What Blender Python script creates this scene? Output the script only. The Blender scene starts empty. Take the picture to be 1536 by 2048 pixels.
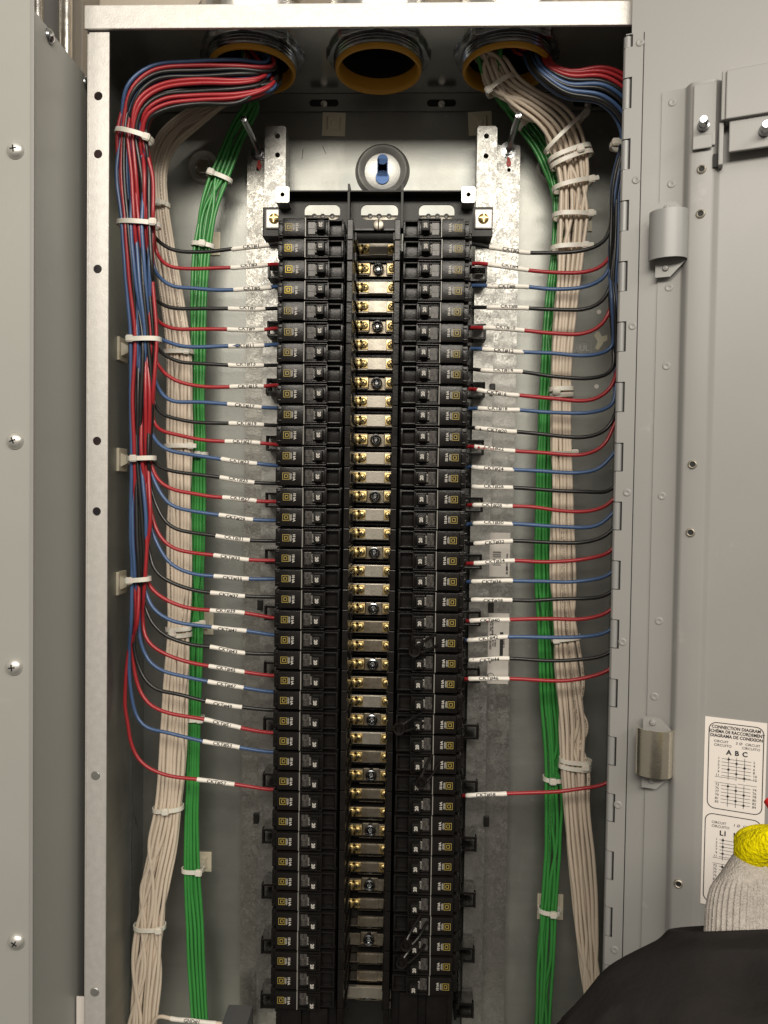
import bpy, bmesh, math, random
from mathutils import Vector, Matrix, Euler, noise
from mathutils.geometry import tessellate_polygon
random.seed(11)
S = bpy.context.scene
COL = S.collection
R_ = math.radians
# ---------------------------------------------------------------- camera
FPX = 1500.0
CAM = Vector((0.038, -0.6644, -0.241))
CP, CY, CR = 0.0279, 0.0356, 0.0145
def _rot():
    B = Matrix(((1,0,0),(0,0,-1),(0,1,0)))
    Rx = Matrix(((1,0,0),(0,math.cos(CP),-math.sin(CP)),(0,math.sin(CP),math.cos(CP))))
    Ry = Matrix(((math.cos(CY),0,math.sin(CY)),(0,1,0),(-math.sin(CY),0,math.cos(CY))))
    Rz = Matrix(((math.cos(CR),-math.sin(CR),0),(math.sin(CR),math.cos(CR),0),(0,0,1)))
    return Rz @ Rx @ Ry @ B
RC = _rot()
cd = bpy.data.cameras.new('camera'); cam = bpy.data.objects.new('camera', cd); COL.objects.link(cam)
r_, d_, f_ = RC[0], RC[1], RC[2]
cam.matrix_world = Matrix(((r_[0],-d_[0],-f_[0],CAM[0]),(r_[1],-d_[1],-f_[1],CAM[1]),(r_[2],-d_[2],-f_[2],CAM[2]),(0,0,0,1)))
cd.sensor_fit = 'HORIZONTAL'; cd.sensor_width = 36; cd.lens = 36*FPX/1536; cd.clip_start = 0.01; cd.clip_end = 60
S.camera = cam
# ---------------------------------------------------------------- room light and added side fill
w = bpy.data.worlds.new('World'); S.world = w; w.use_nodes = True
nt = w.node_tree; bg = nt.nodes['Background']
tc = nt.nodes.new('ShaderNodeTexCoord'); sp = nt.nodes.new('ShaderNodeSeparateXYZ')
rp = nt.nodes.new('ShaderNodeValToRGB'); mr = nt.nodes.new('ShaderNodeMapRange')
mr.inputs['From Min'].default_value = -0.6; mr.inputs['From Max'].default_value = 0.8
nt.links.new(tc.outputs['Generated'], sp.inputs[0]); nt.links.new(sp.outputs['Z'], mr.inputs['Value'])
nt.links.new(mr.outputs[0], rp.inputs[0]); nt.links.new(rp.outputs[0], bg.inputs[0])
rp.color_ramp.elements[0].color = (0.17,0.15,0.13,1); rp.color_ramp.elements[1].color = (0.85,0.78,0.68,1)
bg.inputs[1].default_value = 0.50
def area(name, loc, target, sx, sy, power, col):
    l = bpy.data.lights.new(name, 'AREA'); l.shape = 'RECTANGLE'; l.size = sx; l.size_y = sy; l.energy = power; l.color = col
    o = bpy.data.objects.new(name, l); COL.objects.link(o); o.location = loc
    o.rotation_euler = (Vector(target)-Vector(loc)).to_track_quat('-Z','Y').to_euler()
    return o
area('area_light', (0.0,-1.75,0.68), (0,0,-0.15), 1.5, 0.38, 36, (1,0.93,0.82))
area('area_light', (1.7,-2.0,1.3), (0,0,-0.3), 1.2, 0.6, 28, (1,0.94,0.85))  # added fill from the right to brighten the left cabinet's side
S.view_settings.view_transform = 'Standard'; S.view_settings.look = 'None'; S.view_settings.gamma = 1
S.view_settings.exposure = 0.0; S.view_settings.use_curve_mapping = False
# ---------------------------------------------------------------- pixel -> world
def ray(px, py): return (r_*(px-768) + d_*(py-1024) + f_*FPX)
def P(px, py, Y):
    q = ray(px, py); t = (Y-CAM.y)/q.y; return CAM + q*t
def PZ(px, py, Z):
    q = ray(px, py); t = (Z-CAM.z)/q.z; return CAM + q*t
def PX(px, py, X):
    q = ray(px, py); t = (X-CAM.x)/q.x; return CAM + q*t
def proj(p):
    c = RC @ (Vector(p)-CAM); return (FPX*c.x/c.z+768, FPX*c.y/c.z+1024)
# ---------------------------------------------------------------- materials
def mat(name, col, rough=0.5, metal=0.0, spec=0.5, nscale=0, namt=0.0, bump=0.0, bscale=300, coat=0, rvar=0.0, spangle=0, stain=None, sss=0, streak=False):
    m = bpy.data.materials.new(name); m.use_nodes = True; n = m.node_tree; b = n.nodes['Principled BSDF']
    b.inputs['Roughness'].default_value = rough; b.inputs['Metallic'].default_value = metal
    b.inputs['Specular IOR Level'].default_value = spec; b.inputs['Coat Weight'].default_value = coat
    b.inputs['Base Color'].default_value = (*col,1)
    tc = n.nodes.new('ShaderNodeTexCoord'); co = tc.outputs['Object']
    cur = None
    def mixc(fac, a, c2, ty='MIX'):
        x = n.nodes.new('ShaderNodeMix'); x.data_type = 'RGBA'; x.blend_type = ty
        n.links.new(fac, x.inputs[0])
        if hasattr(a,'links'): n.links.new(a, x.inputs[6])
        else: x.inputs[6].default_value = (*a,1)
        if hasattr(c2,'links'): n.links.new(c2, x.inputs[7])
        else: x.inputs[7].default_value = (*c2,1)
        return x.outputs[2]
    if nscale:
        t = n.nodes.new('ShaderNodeTexNoise'); t.inputs['Scale'].default_value = nscale; t.inputs['Detail'].default_value = 6; t.inputs['Roughness'].default_value = .6
        n.links.new(co, t.inputs[0])
        mp = n.nodes.new('ShaderNodeMapRange'); mp.inputs[1].default_value = .3; mp.inputs[2].default_value = .7
        n.links.new(t.outputs[0], mp.inputs[0])
        a = tuple(max(0,c*(1-namt)) for c in col); c2 = tuple(min(1,c*(1+namt)) for c in col)
        cur = mixc(mp.outputs[0], a, c2)
        if rvar:
            mr = n.nodes.new('ShaderNodeMapRange'); mr.inputs[1].default_value=.3; mr.inputs[2].default_value=.7
            mr.inputs[3].default_value = max(0.03,rough-rvar); mr.inputs[4].default_value = rough+rvar
            n.links.new(t.outputs[0], mr.inputs[0]); n.links.new(mr.outputs[0], b.inputs['Roughness'])
    if spangle:
        v = n.nodes.new('ShaderNodeTexVoronoi'); v.inputs['Scale'].default_value = spangle; v.inputs['Randomness'].default_value = 1
        nz = n.nodes.new('ShaderNodeTexNoise'); nz.inputs['Scale'].default_value = spangle*1.3; nz.inputs['Detail'].default_value=3
        n.links.new(co, nz.inputs[0])
        mm = n.nodes.new('ShaderNodeMix'); mm.data_type='VECTOR'; mm.inputs[0].default_value=.02
        n.links.new(co, mm.inputs[4]); n.links.new(nz.outputs[1], mm.inputs[5]); n.links.new(mm.outputs[1], v.inputs[0])
        bw = n.nodes.new('ShaderNodeSeparateColor'); n.links.new(v.outputs['Color'], bw.inputs[0])
        mp = n.nodes.new('ShaderNodeMapRange'); mp.inputs[3].default_value=.80; mp.inputs[4].default_value=1.06
        n.links.new(bw.outputs[0], mp.inputs[0])
        cb = n.nodes.new('ShaderNodeCombineColor')
        for i in range(3): n.links.new(mp.outputs[0], cb.inputs[i])
        x = n.nodes.new('ShaderNodeMix'); x.data_type='RGBA'; x.blend_type='MULTIPLY'; x.inputs[0].default_value=1
        if cur is not None: n.links.new(cur, x.inputs[6])
        else: x.inputs[6].default_value=(*col,1)
        n.links.new(cb.outputs[0], x.inputs[7]); cur = x.outputs[2]
        mr = n.nodes.new('ShaderNodeMapRange'); mr.inputs[3].default_value=max(.05,rough-.12); mr.inputs[4].default_value=rough+.12
        n.links.new(bw.outputs[1], mr.inputs[0]); n.links.new(mr.outputs[0], b.inputs['Roughness'])
    if stain:
        sc, scol, lo, hi = stain
        t = n.nodes.new('ShaderNodeTexNoise'); t.inputs['Scale'].default_value = sc; t.inputs['Detail'].default_value = 8; t.inputs['Roughness'].default_value=.65
        n.links.new(co, t.inputs[0])
        mp = n.nodes.new('ShaderNodeMapRange'); mp.inputs[1].default_value=lo; mp.inputs[2].default_value=hi
        n.links.new(t.outputs[0], mp.inputs[0])
        cur = mixc(mp.outputs[0], cur if cur is not None else col, scol)
    if streak:
        for (sc,lo,hi,am,dark) in (((1.2,1.2,26),.42,.62,.16,True),((60,60,60),.66,.74,.30,False),((9,9,3),.60,.66,.18,False)):
            mp_=n.nodes.new('ShaderNodeMapping'); mp_.inputs['Scale'].default_value=sc
            t=n.nodes.new('ShaderNodeTexNoise'); t.inputs['Scale'].default_value=1; t.inputs['Detail'].default_value=7; t.inputs['Roughness'].default_value=.65
            n.links.new(co,mp_.inputs[0]); n.links.new(mp_.outputs[0],t.inputs[0])
            m2=n.nodes.new('ShaderNodeMapRange'); m2.inputs[1].default_value=lo; m2.inputs[2].default_value=hi; m2.inputs[4].default_value=am
            n.links.new(t.outputs[0],m2.inputs[0])
            cur=mixc(m2.outputs[0],cur if cur is not None else col,(.16,.165,.17) if dark else (.62,.60,.55))
    if cur is not None: n.links.new(cur, b.inputs['Base Color'])
    if bump:
        t = n.nodes.new('ShaderNodeTexNoise'); t.inputs['Scale'].default_value = bscale; t.inputs['Detail'].default_value=4
        n.links.new(co, t.inputs[0])
        bp = n.nodes.new('ShaderNodeBump'); bp.inputs['Strength'].default_value = bump; bp.inputs['Distance'].default_value=.001
        n.links.new(t.outputs[0], bp.inputs['Height']); n.links.new(bp.outputs[0], b.inputs['Normal'])
    if sss:
        b.inputs['Subsurface Weight'].default_value = sss; b.inputs['Subsurface Scale'].default_value = .003
    return m
M = {}
M['galv'] = mat('satin_galvanized_steel', (.46,.46,.44), .42, .85, nscale=35, namt=.10, rvar=.06, bump=.12, bscale=900, stain=(14,(.36,.37,.37),.6,.8))
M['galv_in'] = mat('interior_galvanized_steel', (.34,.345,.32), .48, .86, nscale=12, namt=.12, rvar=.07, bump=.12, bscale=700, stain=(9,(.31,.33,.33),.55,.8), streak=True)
M['galv_edge'] = mat('bright_galvanized_lip', (.62,.60,.57), .45, .45, nscale=160, namt=.08, bump=.15, bscale=600)
M['galv_top'] = mat('glossy_galvanized_sheet', (.62,.62,.60), .22, .9, nscale=14, namt=.12, rvar=.06)
M['spangle'] = mat('spangled_zinc', (.32,.315,.295), .43, .88, nscale=60, namt=.06, spangle=260, bump=.1, bscale=500)
M['zincyel'] = mat('spangled_zinc_with_chromate', (.32,.312,.285), .43, .85, nscale=60, namt=.06, spangle=240, bump=.2, bscale=500, stain=(7,(.36,.34,.20),.62,.76))
M['paint'] = mat('grey_enamel', (.285,.280,.270), .40, 0, nscale=5, namt=.04, bump=.08, bscale=1400, spec=.42, rvar=.06, stain=(26,(.36,.352,.34),.64,.76))
M['paintdk'] = mat('grey_enamel_knuckle', (.27,.27,.265), .35, 0, bump=.04, bscale=1400)
M['cab'] = mat('grey_cabinet_enamel', (.335,.335,.31), .42, 0, nscale=4, namt=.04, bump=.08, bscale=1400, spec=.42, rvar=.06, stain=(20,(.38,.375,.35),.64,.76))
M['wall'] = mat('beige_painted_wall', (.62,.55,.46), .8, 0, nscale=9, namt=.03, bump=.2, bscale=220)
M['black'] = mat('glossy_black_plastic', (.008,.007,.0064), .27, 0, .27, nscale=60, namt=.25, rvar=.07, bump=.12, bscale=500)
M['blackm'] = mat('matt_black_plastic', (.010,.009,.008), .40, 0, .28, nscale=90, namt=.2, bump=.15, bscale=700)
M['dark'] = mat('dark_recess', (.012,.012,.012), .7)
M['chrome'] = mat('bright_zinc_steel', (.72,.70,.66), .2, 1, nscale=80, namt=.12, rvar=.08, bump=.05, bscale=900)
M['darkchrome'] = mat('die_cast_fitting', (.40,.41,.42), .22, 1, nscale=50, namt=.2, rvar=.08)
M['zhead'] = mat('dull_zinc_screw_head', (.70,.69,.65), .36, .75, nscale=120, namt=.1, rvar=.06)
M['brass'] = mat('brass_screw', (.86,.66,.30), .42, 1, nscale=200, namt=.15, rvar=.08)
M['tin'] = mat('tin_plated_copper', (.47,.435,.37), .46, .8, nscale=140, namt=.10, rvar=.08, bump=.12, bscale=900, stain=(60,(.45,.38,.26),.58,.75))
M['tin_worn_shaded'] = mat('scratched_shaded_tin_plate', (.30,.265,.21), .42, .8, nscale=120, namt=.2, rvar=.08, bump=.15, bscale=900, stain=(70,(.22,.17,.11),.5,.7))  # scratched tin; its dark tone also paints light falloff on lower plates
M['orange'] = mat('ochre_bushing_plastic', (.66,.33,.035), .40, 0, nscale=30, namt=.06, sss=.05)
M['nylon'] = mat('natural_nylon', (.72,.68,.60), .38, 0, nscale=60, namt=.04, sss=.25)
M['mount'] = mat('cream_tie_mount', (.68,.62,.48), .45, 0, nscale=30, namt=.04, sss=.1)
M['sleeve'] = mat('white_marker_sleeve', (.80,.76,.69), .5, 0, nscale=120, namt=.03, bump=.15, bscale=400)
M['ink'] = mat('black_ink', (.02,.02,.022), .6)
M['printw'] = mat('white_print', (.46,.44,.40), .6)
M['yellow'] = mat('yellow_emblem_print', (.34,.26,.06), .5)
M['yellowb'] = mat('bright_yellow_emblem_print', (.78,.58,.03), .5)
M['window'] = mat('clear_indicator_window', (.055,.05,.046), .3, 0, .4, nscale=400, namt=.8)
def wirem(name, c, rough=.33): return mat(name, c, rough, 0, .5, nscale=25, namt=.07, rvar=.05, bump=.10, bscale=250)
M['w_black'] = wirem('black_wire_insulation', (.016,.016,.016))
M['w_red'] = wirem('red_wire_insulation', (.34,.022,.028))
M['w_blue'] = wirem('blue_wire_insulation', (.055,.105,.225))
M['w_beige'] = wirem('off_white_wire_insulation', (.66,.56,.45), .4)
M['w_green'] = wirem('green_wire_insulation', (.045,.26,.055))
M['tape'] = mat('blue_tape', (.06,.19,.52), .5)
M['redmark'] = mat('red_paint_mark', (.42,.03,.02), .5)
M['fabric'] = mat('black_jacket_fabric', (.017,.015,.0145), .95, 0, .12, nscale=6, namt=.3, bump=.7, bscale=180)
def wavebump(name, col, scale, strength, rough=.9, axis='X', yarn=900):
    m = mat(name, col, rough, 0, .15, nscale=250, namt=.16); n = m.node_tree; b = n.nodes['Principled BSDF']
    tc = n.nodes.new('ShaderNodeTexCoord'); v = n.nodes.new('ShaderNodeTexNoise'); v.inputs['Scale'].default_value=yarn
    n.links.new(tc.outputs['Object'], v.inputs[0])
    bp = n.nodes.new('ShaderNodeBump'); bp.inputs['Strength'].default_value=strength; bp.inputs['Distance'].default_value=.002
    n.links.new(v.outputs[0], bp.inputs['Height']); n.links.new(bp.outputs[0], b.inputs['Normal'])
    return m
M['knit'] = wavebump('grey_knit_glove', (.40,.365,.33), 300, .8)
M['fuzzy'] = wavebump('yellow_crinkle_latex', (.80,.68,.0), 300, 1.0, .9, yarn=420)
M['paper'] = mat('white_label_paper', (.82,.76,.71), .5, 0, nscale=12, namt=.02)
M['silverlabel'] = mat('silver_grey_label', (.66,.62,.57), .45, 0, nscale=30, namt=.05)
M['marker'] = mat('red_marker_barrel', (.55,.02,.02), .3)
M['goldzinc'] = mat('yellow_zinc_strap', (.86,.80,.66), .24, .95, nscale=25, namt=.08, rvar=.06, bump=.1, bscale=500)
M['ridgeglint'] = mat('divider_ridge_glint', (.25,.24,.22), .3)  # pale grey stands in for the glint along the breaker ridge
M['gold_text'] = M['printw']
# ---------------------------------------------------------------- mesh helpers
class MB:
    def __init__(s): s.v=[]; s.f=[]; s.m=[]
    def add(s, vs, fs, mi=0):
        o=len(s.v); s.v += [tuple(v) for v in vs]; s.f += [tuple(i+o for i in f) for f in fs]; s.m += [mi]*len(fs)
    def box(s, x0,x1,y0,y1,z0,z1, mi=0, bev=0.0):
        if bev<=0:
            s.add([(x0,y0,z0),(x1,y0,z0),(x1,y1,z0),(x0,y1,z0),(x0,y0,z1),(x1,y0,z1),(x1,y1,z1),(x0,y1,z1)],
              [(0,3,2,1),(4,5,6,7),(0,1,5,4),(1,2,6,5),(2,3,7,6),(3,0,4,7)], mi)
        else:
            bm=bmesh.new(); bmesh.ops.create_cube(bm,size=1)
            for v in bm.verts: v.co=Vector(((x0+x1)/2+v.co.x*(x1-x0),(y0+y1)/2+v.co.y*(y1-y0),(z0+z1)/2+v.co.z*(z1-z0)))
            bmesh.ops.bevel(bm,geom=bm.edges[:],offset=bev,segments=2,profile=.6,affect='EDGES')
            s.bm(bm,mi)
    def bm(s,bm,mi=0,mx=None):
        bm.verts.ensure_lookup_table(); bm.verts.index_update()
        s.add([ (mx@v.co if mx else v.co) for v in bm.verts],[[v.index for v in f.verts] for f in bm.faces],mi); bm.free()
    def lathe(s, prof, c, ax='Z', n=32, mi=0, cap0=False, cap1=False):
        # prof list (r, h)
        c=Vector(c); vs=[]
        for r,h in prof:
            for i in range(n):
                a=2*math.pi*i/n; x,y=r*math.cos(a),r*math.sin(a)
                vs.append(c+(Vector((x,y,h)) if ax=='Z' else Vector((x,h,y)) if ax=='Y' else Vector((h,x,y))))
        fs=[]
        for k in range(len(prof)-1):
            for i in range(n):
                j=(i+1)%n; fs.append((k*n+i,k*n+j,(k+1)*n+j,(k+1)*n+i))
        if cap0: fs.append(tuple(range(n)))
        if cap1: fs.append(tuple(range((len(prof)-1)*n,len(prof)*n))[::-1])
        s.add(vs,fs,mi)
    def tube(s, pts, r, n=9, mi=0, cap=True):
        vs,fs=sweep(pts,r,n,cap); s.add(vs,fs,mi)
    def plate(s, outer, holes, y0, y1, mi=0, to=lambda a,b,y: (a,y,b)):
        loops=[outer]+holes
        tris=tessellate_polygon([[Vector((p[0],p[1],0)) for p in l] for l in loops])
        flat=[p for l in loops for p in l]; n=len(flat)
        vs=[to(p[0],p[1],y0) for p in flat]+[to(p[0],p[1],y1) for p in flat]
        fs=[tuple(t) for t in tris]+[tuple(i+n for i in reversed(t)) for t in tris]
        o=0
        for l in loops:
            k=len(l)
            for i in range(k): fs.append((o+i,o+(i+1)%k,n+o+(i+1)%k,n+o+i))
            o+=k
        s.add(vs,fs,mi)
    def build(s, name, mats, parent=None, smooth=False, ang=35, loc=None, fixn=True):
        me=bpy.data.meshes.new(name); me.from_pydata(s.v,[],s.f)
        if not isinstance(mats,(list,tuple)): mats=[mats]
        for m in mats: me.materials.append(m)
        for p,mi in zip(me.polygons,s.m): p.material_index=mi
        if fixn:
            bm=bmesh.new(); bm.from_mesh(me); bmesh.ops.recalc_face_normals(bm,faces=bm.faces[:]); bm.to_mesh(me); bm.free()
        me.update()
        if smooth:
            me.shade_smooth(); 
            try: me.set_sharp_from_angle(angle=R_(ang))
            except Exception: pass
        o=bpy.data.objects.new(name,me); COL.objects.link(o)
        if parent is not None: o.parent=parent
        if loc is not None: o.location=loc
        return o
def sweep(pts, r, n=9, cap=True):
    pts=[Vector(p) for p in pts]; N=len(pts); vs=[]; fs=[]; up=None
    for i,p in enumerate(pts):
        t=(pts[min(i+1,N-1)]-pts[max(i-1,0)]); t.normalize()
        if up is None:
            up=t.cross(Vector((0,1,0.01))); up.normalize()
        else:
            up=up-t*up.dot(t)
            up.normalize()
        b=t.cross(up); rr=r[i] if isinstance(r,(list,tuple)) else r
        for k in range(n):
            a=2*math.pi*k/n; vs.append(p+(up*math.cos(a)+b*math.sin(a))*rr)
    for i in range(N-1):
        for k in range(n):
            l=(k+1)%n; fs.append((i*n+k,i*n+l,(i+1)*n+l,(i+1)*n+k))
    if cap: fs.append(tuple(range(n))[::-1]); fs.append(tuple((N-1)*n+k for k in range(n)))
    return vs,fs
def spline(pts, step=.006):
    pts=[Vector(p) for p in pts]; out=[]
    ext=[pts[0]*2-pts[1]]+pts+[pts[-1]*2-pts[-2]]
    for i in range(1,len(ext)-2):
        p0,p1,p2,p3=ext[i-1:i+3]
        # centripetal
        def tj(ti,a,b): return ti+max((b-a).length,1e-5)**.5
        t0=0; t1=tj(t0,p0,p1); t2=tj(t1,p1,p2); t3=tj(t2,p2,p3)
        k=max(2,int((p2-p1).length/step))
        for j in range(k):
            t=t1+(t2-t1)*j/k
            A1=p0*((t1-t)/(t1-t0))+p1*((t-t0)/(t1-t0)); A2=p1*((t2-t)/(t2-t1))+p2*((t-t1)/(t2-t1)); A3=p2*((t3-t)/(t3-t2))+p3*((t-t2)/(t3-t2))
            B1=A1*((t2-t)/(t2-t0))+A2*((t-t0)/(t2-t0)); B2=A2*((t3-t)/(t3-t1))+A3*((t-t1)/(t3-t1))
            out.append(B1*((t2-t)/(t2-t1))+B2*((t-t1)/(t2-t1)))
    out.append(pts[-1])
    out=[out[0]]+[p+noise.noise_vector(p*38)*.00055 for p in out[1:-1]]+[out[-1]]
    # light smoothing
    for _ in range(2):
        out=[out[0]]+[(out[i-1]+out[i]*2+out[i+1])/4 for i in range(1,len(out)-1)]+[out[-1]]
    return out
def tag(o, label=None, cat=None, group=None, kind=None):
    if label: o['label']=label
    if cat: o['category']=cat
    if group: o['group']=group
    if kind: o['kind']=kind
    return o
def empty(name, loc=(0,0,0), rot=(0,0,0)):
    o=bpy.data.objects.new(name,None); COL.objects.link(o); o.location=loc; o.rotation_euler=rot; o.empty_display_size=.01; return o
def copy_tree(o, parent=None):
    c=o.copy(); COL.objects.link(c); c.parent=parent
    for k in ('label','category','group'):
        if k in o and parent is None: pass
    for ch in o.children: copy_tree(ch,c)
    return c
_tc={}
def text_data(s, size, bold=0.0, align='CENTER'):
    key=(s,size,bold,align)
    if key in _tc: return _tc[key]
    cu=bpy.data.curves.new('t','FONT'); cu.body=s; cu.size=size; cu.align_x=align; cu.align_y='CENTER'; cu.offset=bold; cu.resolution_u=2
    ob=bpy.data.objects.new('t',cu); COL.objects.link(ob)
    dg=bpy.context.evaluated_depsgraph_get(); me=ob.evaluated_get(dg).to_mesh()
    v=[x.co.copy() for x in me.vertices]; f=[tuple(p.vertices) for p in me.polygons]
    bpy.data.objects.remove(ob); bpy.data.curves.remove(cu)
    _tc[key]=(v,f); return v,f
def add_text(mb, s, size, mx, bold=0, align='CENTER', mi=0, sx=1.0):
    v,f=text_data(s,size,bold,align)
    mb.add([mx@Vector((p.x*sx,p.y,0)) for p in v], f, mi)
def frame(origin, ex, ey):   # text plane: x->ex, y->ey
    ex=Vector(ex).normalized(); ey=Vector(ey).normalized(); ez=ex.cross(ey)
    m=Matrix.Identity(4)
    for i in range(3): m[i][0]=ex[i]; m[i][1]=ey[i]; m[i][2]=ez[i]; m[i][3]=origin[i]
    return m
def circ(cx,cz,r,n=20): return [(cx+r*math.cos(2*math.pi*i/n), cz+r*math.sin(2*math.pi*i/n)) for i in range(n)]
def rrect(x0,x1,z0,z1,r,n=5):
    o=[]
    for cx,cz,a0 in ((x1-r,z1-r,0),(x0+r,z1-r,90),(x0+r,z0+r,180),(x1-r,z0+r,270)):
        for i in range(n+1):
            a=R_(a0+90*i/n); o.append((cx+r*math.cos(a),cz+r*math.sin(a)))
    return o
# ================================================================ SETTING
YB=0.145            # back of enclosure
ZT=0.1625           # inside of top
XL,XR=-0.254,0.254
ZBOT=-0.86
mb=MB(); mb.box(-2.2,2.2,.175,.20,-1.6,1.2)
tag(mb.build('wall',M['wall']),kind='structure')
# ================================================================ ENCLOSURE BOX
box=empty('enclosure_box',(0,0,0)); tag(box,'open galvanized steel panelboard box holding all the breakers','panel box')
T=.0016
ZP=ZT+.0182   # top panel underside
cond=[]
YC=.072
for px in (505,757,1012):
    cond.append(P(px,143,YC))
ZR=sum(c.z for c in cond)/3
RB=.0415
# back wall with pressed dimples : plate + separate rings
mb=MB(); mb.box(XL,XR,YB,YB+T,ZBOT,ZP)
mb.build('back_panel',M['galv_in'],box)
# side walls
mb=MB(); mb.box(XL,XL+T,.0,YB-.0002,ZBOT,ZP-.0003); mb.build('side_panel',M['galv_in'],box)
mb=MB(); mb.box(XR-T,XR,.0,YB-.0002,ZBOT,ZP-.0003); mb.build('side_panel',M['galv_in'],box)
# top panel with conduit holes and slots
mb=MB()
holes=[circ(c.x,YC,.0405,40) for c in cond]
mb.plate([(XL,.001),(XR,.001),(XR,YB),(XL,YB)],holes,ZP,ZP+T,to=lambda a,b,y:(a,b,y))
mb.build('top_panel',M['galv_top'],box)
YFL=YB-.0028
zfl=P(757,222,YFL).z
sl=[P(px,206,YFL) for px in (648,883,1176)]
mb=MB(); mb.plate([(XL+T,zfl),(XR-T,zfl),(XR-T,ZP-.0004),(XL+T,ZP-.0004)],[rrect(q.x-.0155,q.x+.0155,q.z-.0038,q.z+.0038,.0037) for q in sl],YFL,YFL+.0016); mb.build('back_flange',M['galv_in'],box)
for q in sl:
    mb=MB(); mb.box(q.x-.018,q.x+.018,YFL+.0017,YFL+.0019,q.z-.005,q.z+.005); o=mb.build('slot_backing',M['dark'],box)
    mb=MB(); mb.lathe([(.0001,-.003),(.0035,-.0025),(.0045,-.001),(.0048,0)],(q.x,YFL+.0012,q.z-.0015),'Y',20); mb.build('slot_bolt',M['chrome'],box,smooth=True)
mb=MB(); mb.box(XL+T,XL+T+.0009,YB-.036,YB-.035,ZBOT,ZP-.002); mb.build('fold_seam',M['darkchrome'],box)
# top lip
lipL=P(178,18,-.003); lipB=P(178,62,-.003)
mb=MB(); mb.box(XL-.0015,XR+.012,-.0035,-.0005,ZT-.001,ZT+.0195,0,.0008)
mb.box(XL-.0015,XR+.012,-.0005,.012,ZT+.0199,ZT+.0209); mb.build('top_lip',M['galv_edge'],box)
# bottom (out of view) 
mb=MB(); mb.box(XL,XR,0.001,YB,ZBOT-T,ZBOT); mb.build('bottom_panel',M['galv_in'],box)
# left flange with holes
fx0=XL; fx1=XL+.0195
hz=[P(199,y,0).z for y in (192,308,538,882,1023)]
mb=MB(); mb.plate([(fx0,ZBOT),(fx1,ZBOT),(fx1,ZT-.002),(fx0,ZT-.002)],[circ(XL+.0098,z,.0039,18) for z in hz],0,.0014)
mb.box(fx0+.0005,fx0+.0016,-.0009,-.0001,ZBOT,ZT-.004)
mb.build('front_flange',M['galv_edge'],box)
mb=MB()
for y in (1551,1984): 
    z=P(198,y,0).z; mb.lathe([(.0001,-.0010),(.0036,-.0009),(.0042,-.0004),(.0044,.0003)],(XL+.0098,0,z),'Y',20)
mb.build('flange_plug',M['galv'],box,smooth=True)
mb=MB(); mb.box(XR-.0195,XR,0,.0014,ZBOT,ZT-.002); mb.build('front_flange',M['galv_edge'],box)
# back panel pressed rings
def ring(cx,cz,r0,r1,h,name,mtl,flat=True):
    mb=MB(); prof=[(r1*1.0,0.0),(r1*.96,-h*.5),(r1*.88,-h),(r1*.8,-h*.8),(r0,-.0006),(r0*.96,-.0002),(.0001,-.0002)]
    mb.lathe(prof,(cx,YB,cz),'Y',56); return mb.build(name,mtl,box,smooth=True,ang=60)
c=P(765,343,YB); ring(c.x,c.z,.0195,.0292,.005,'keyhole_dimple',M['galv'])
mb=MB(); mb.box(c.x-.0055,c.x+.0055,YB-.0021,YB-.0008,c.z-.002,c.z+.012,0,.0006); mb.lathe([(.0072,-.0021),(.0072,-.0007)],(c.x,YB,c.z-.0065),'Y',24,cap0=True,cap1=True)
mb.lathe([(.0055,-.0021),(.0055,-.0007)],(c.x,YB,c.z+.012),'Y',24,cap0=True,cap1=True); mb.box(c.x-.0055,c.x+.0055,YB-.0021,YB-.0008,c.z-.006,c.z+.013)
mb.build('blue_keyhole_tape',M['tape'],box)
for (px,py) in ((410,336),(1106,336)):
    c=P(px,py,YB); ring(c.x,c.z,.0105,.0178,.0065,'bolt_dimple',M['galv_edge'])
    mb=MB(); mb.lathe([(.0085,-.001),(.0085,-.005),(.0075,-.0062),(.0001,-.0062)],(c.x,YB,c.z),'Y',6); mb.lathe([(.0105,-.0008),(.0105,-.0016),(.0085,-.0018)],(c.x,YB,c.z),'Y',30); mb.build('hex_bolt',M['chrome'],box)
# small light knockout spots & scratches & sticker residue on the right of the back wall
for (px,py,r) in ((1198,624,.0024),(1193,773,.0024)):
    c=P(px,py,YB); mb=MB(); mb.lathe([(.0001,-.0004),(r,-.0003)],(c.x,YB,c.z),'Y',16); mb.build('wall_spot',M['paper'],box)
c=P(1200,680,YB); mb=MB(); pts=[]
for i in range(14):
    a=2*math.pi*i/14; rr=.0055*(1+.45*math.sin(3*a+1)+.2*math.sin(5*a)); pts.append((c.x+rr*math.cos(a),c.z+rr*1.5*math.sin(a)))
mb.plate(pts,[],YB-.0006,YB-.0002); mb.build('sticker_residue',M['mount'],box)
mb=MB(); c=P(1168,697,YB)
mb.lathe([(.0075,-.0001),(.0078,-.0007),(.0084,-.0007),(.0087,-.0001)],(c.x,YB,c.z),'Y',30)
add_text(mb,'UL',.009,frame((c.x,YB-.0006,c.z),(1,0,0),(0,0,1)),.0002)
mb.build('embossed_mark',M['galv'],box)
mb=MB(); c=P(268,1622,.08)
for k in range(5):
    q=PX(262+k*2.5,1605+k*9,XL+T)
    mb.tube([(XL+T+.0003,q.y+.002*random.random(),q.z),(XL+T+.0005,q.y+.003*random.random(),q.z-.009)],.0003,5)
mb.build('wall_scratch',M['chrome'],box)
mb=MB()
for (a,b,c2,d) in ((606,298,604,318),(645,292,652,308),(1125,415,1122,430)):
    p=P(a,b,YB-.0003); q=P(c2,d,YB-.0003); mb.tube([p,(p+q)/2,q],.00025,5)
mb.build('wall_scratch',M['chrome'],box)
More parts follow.
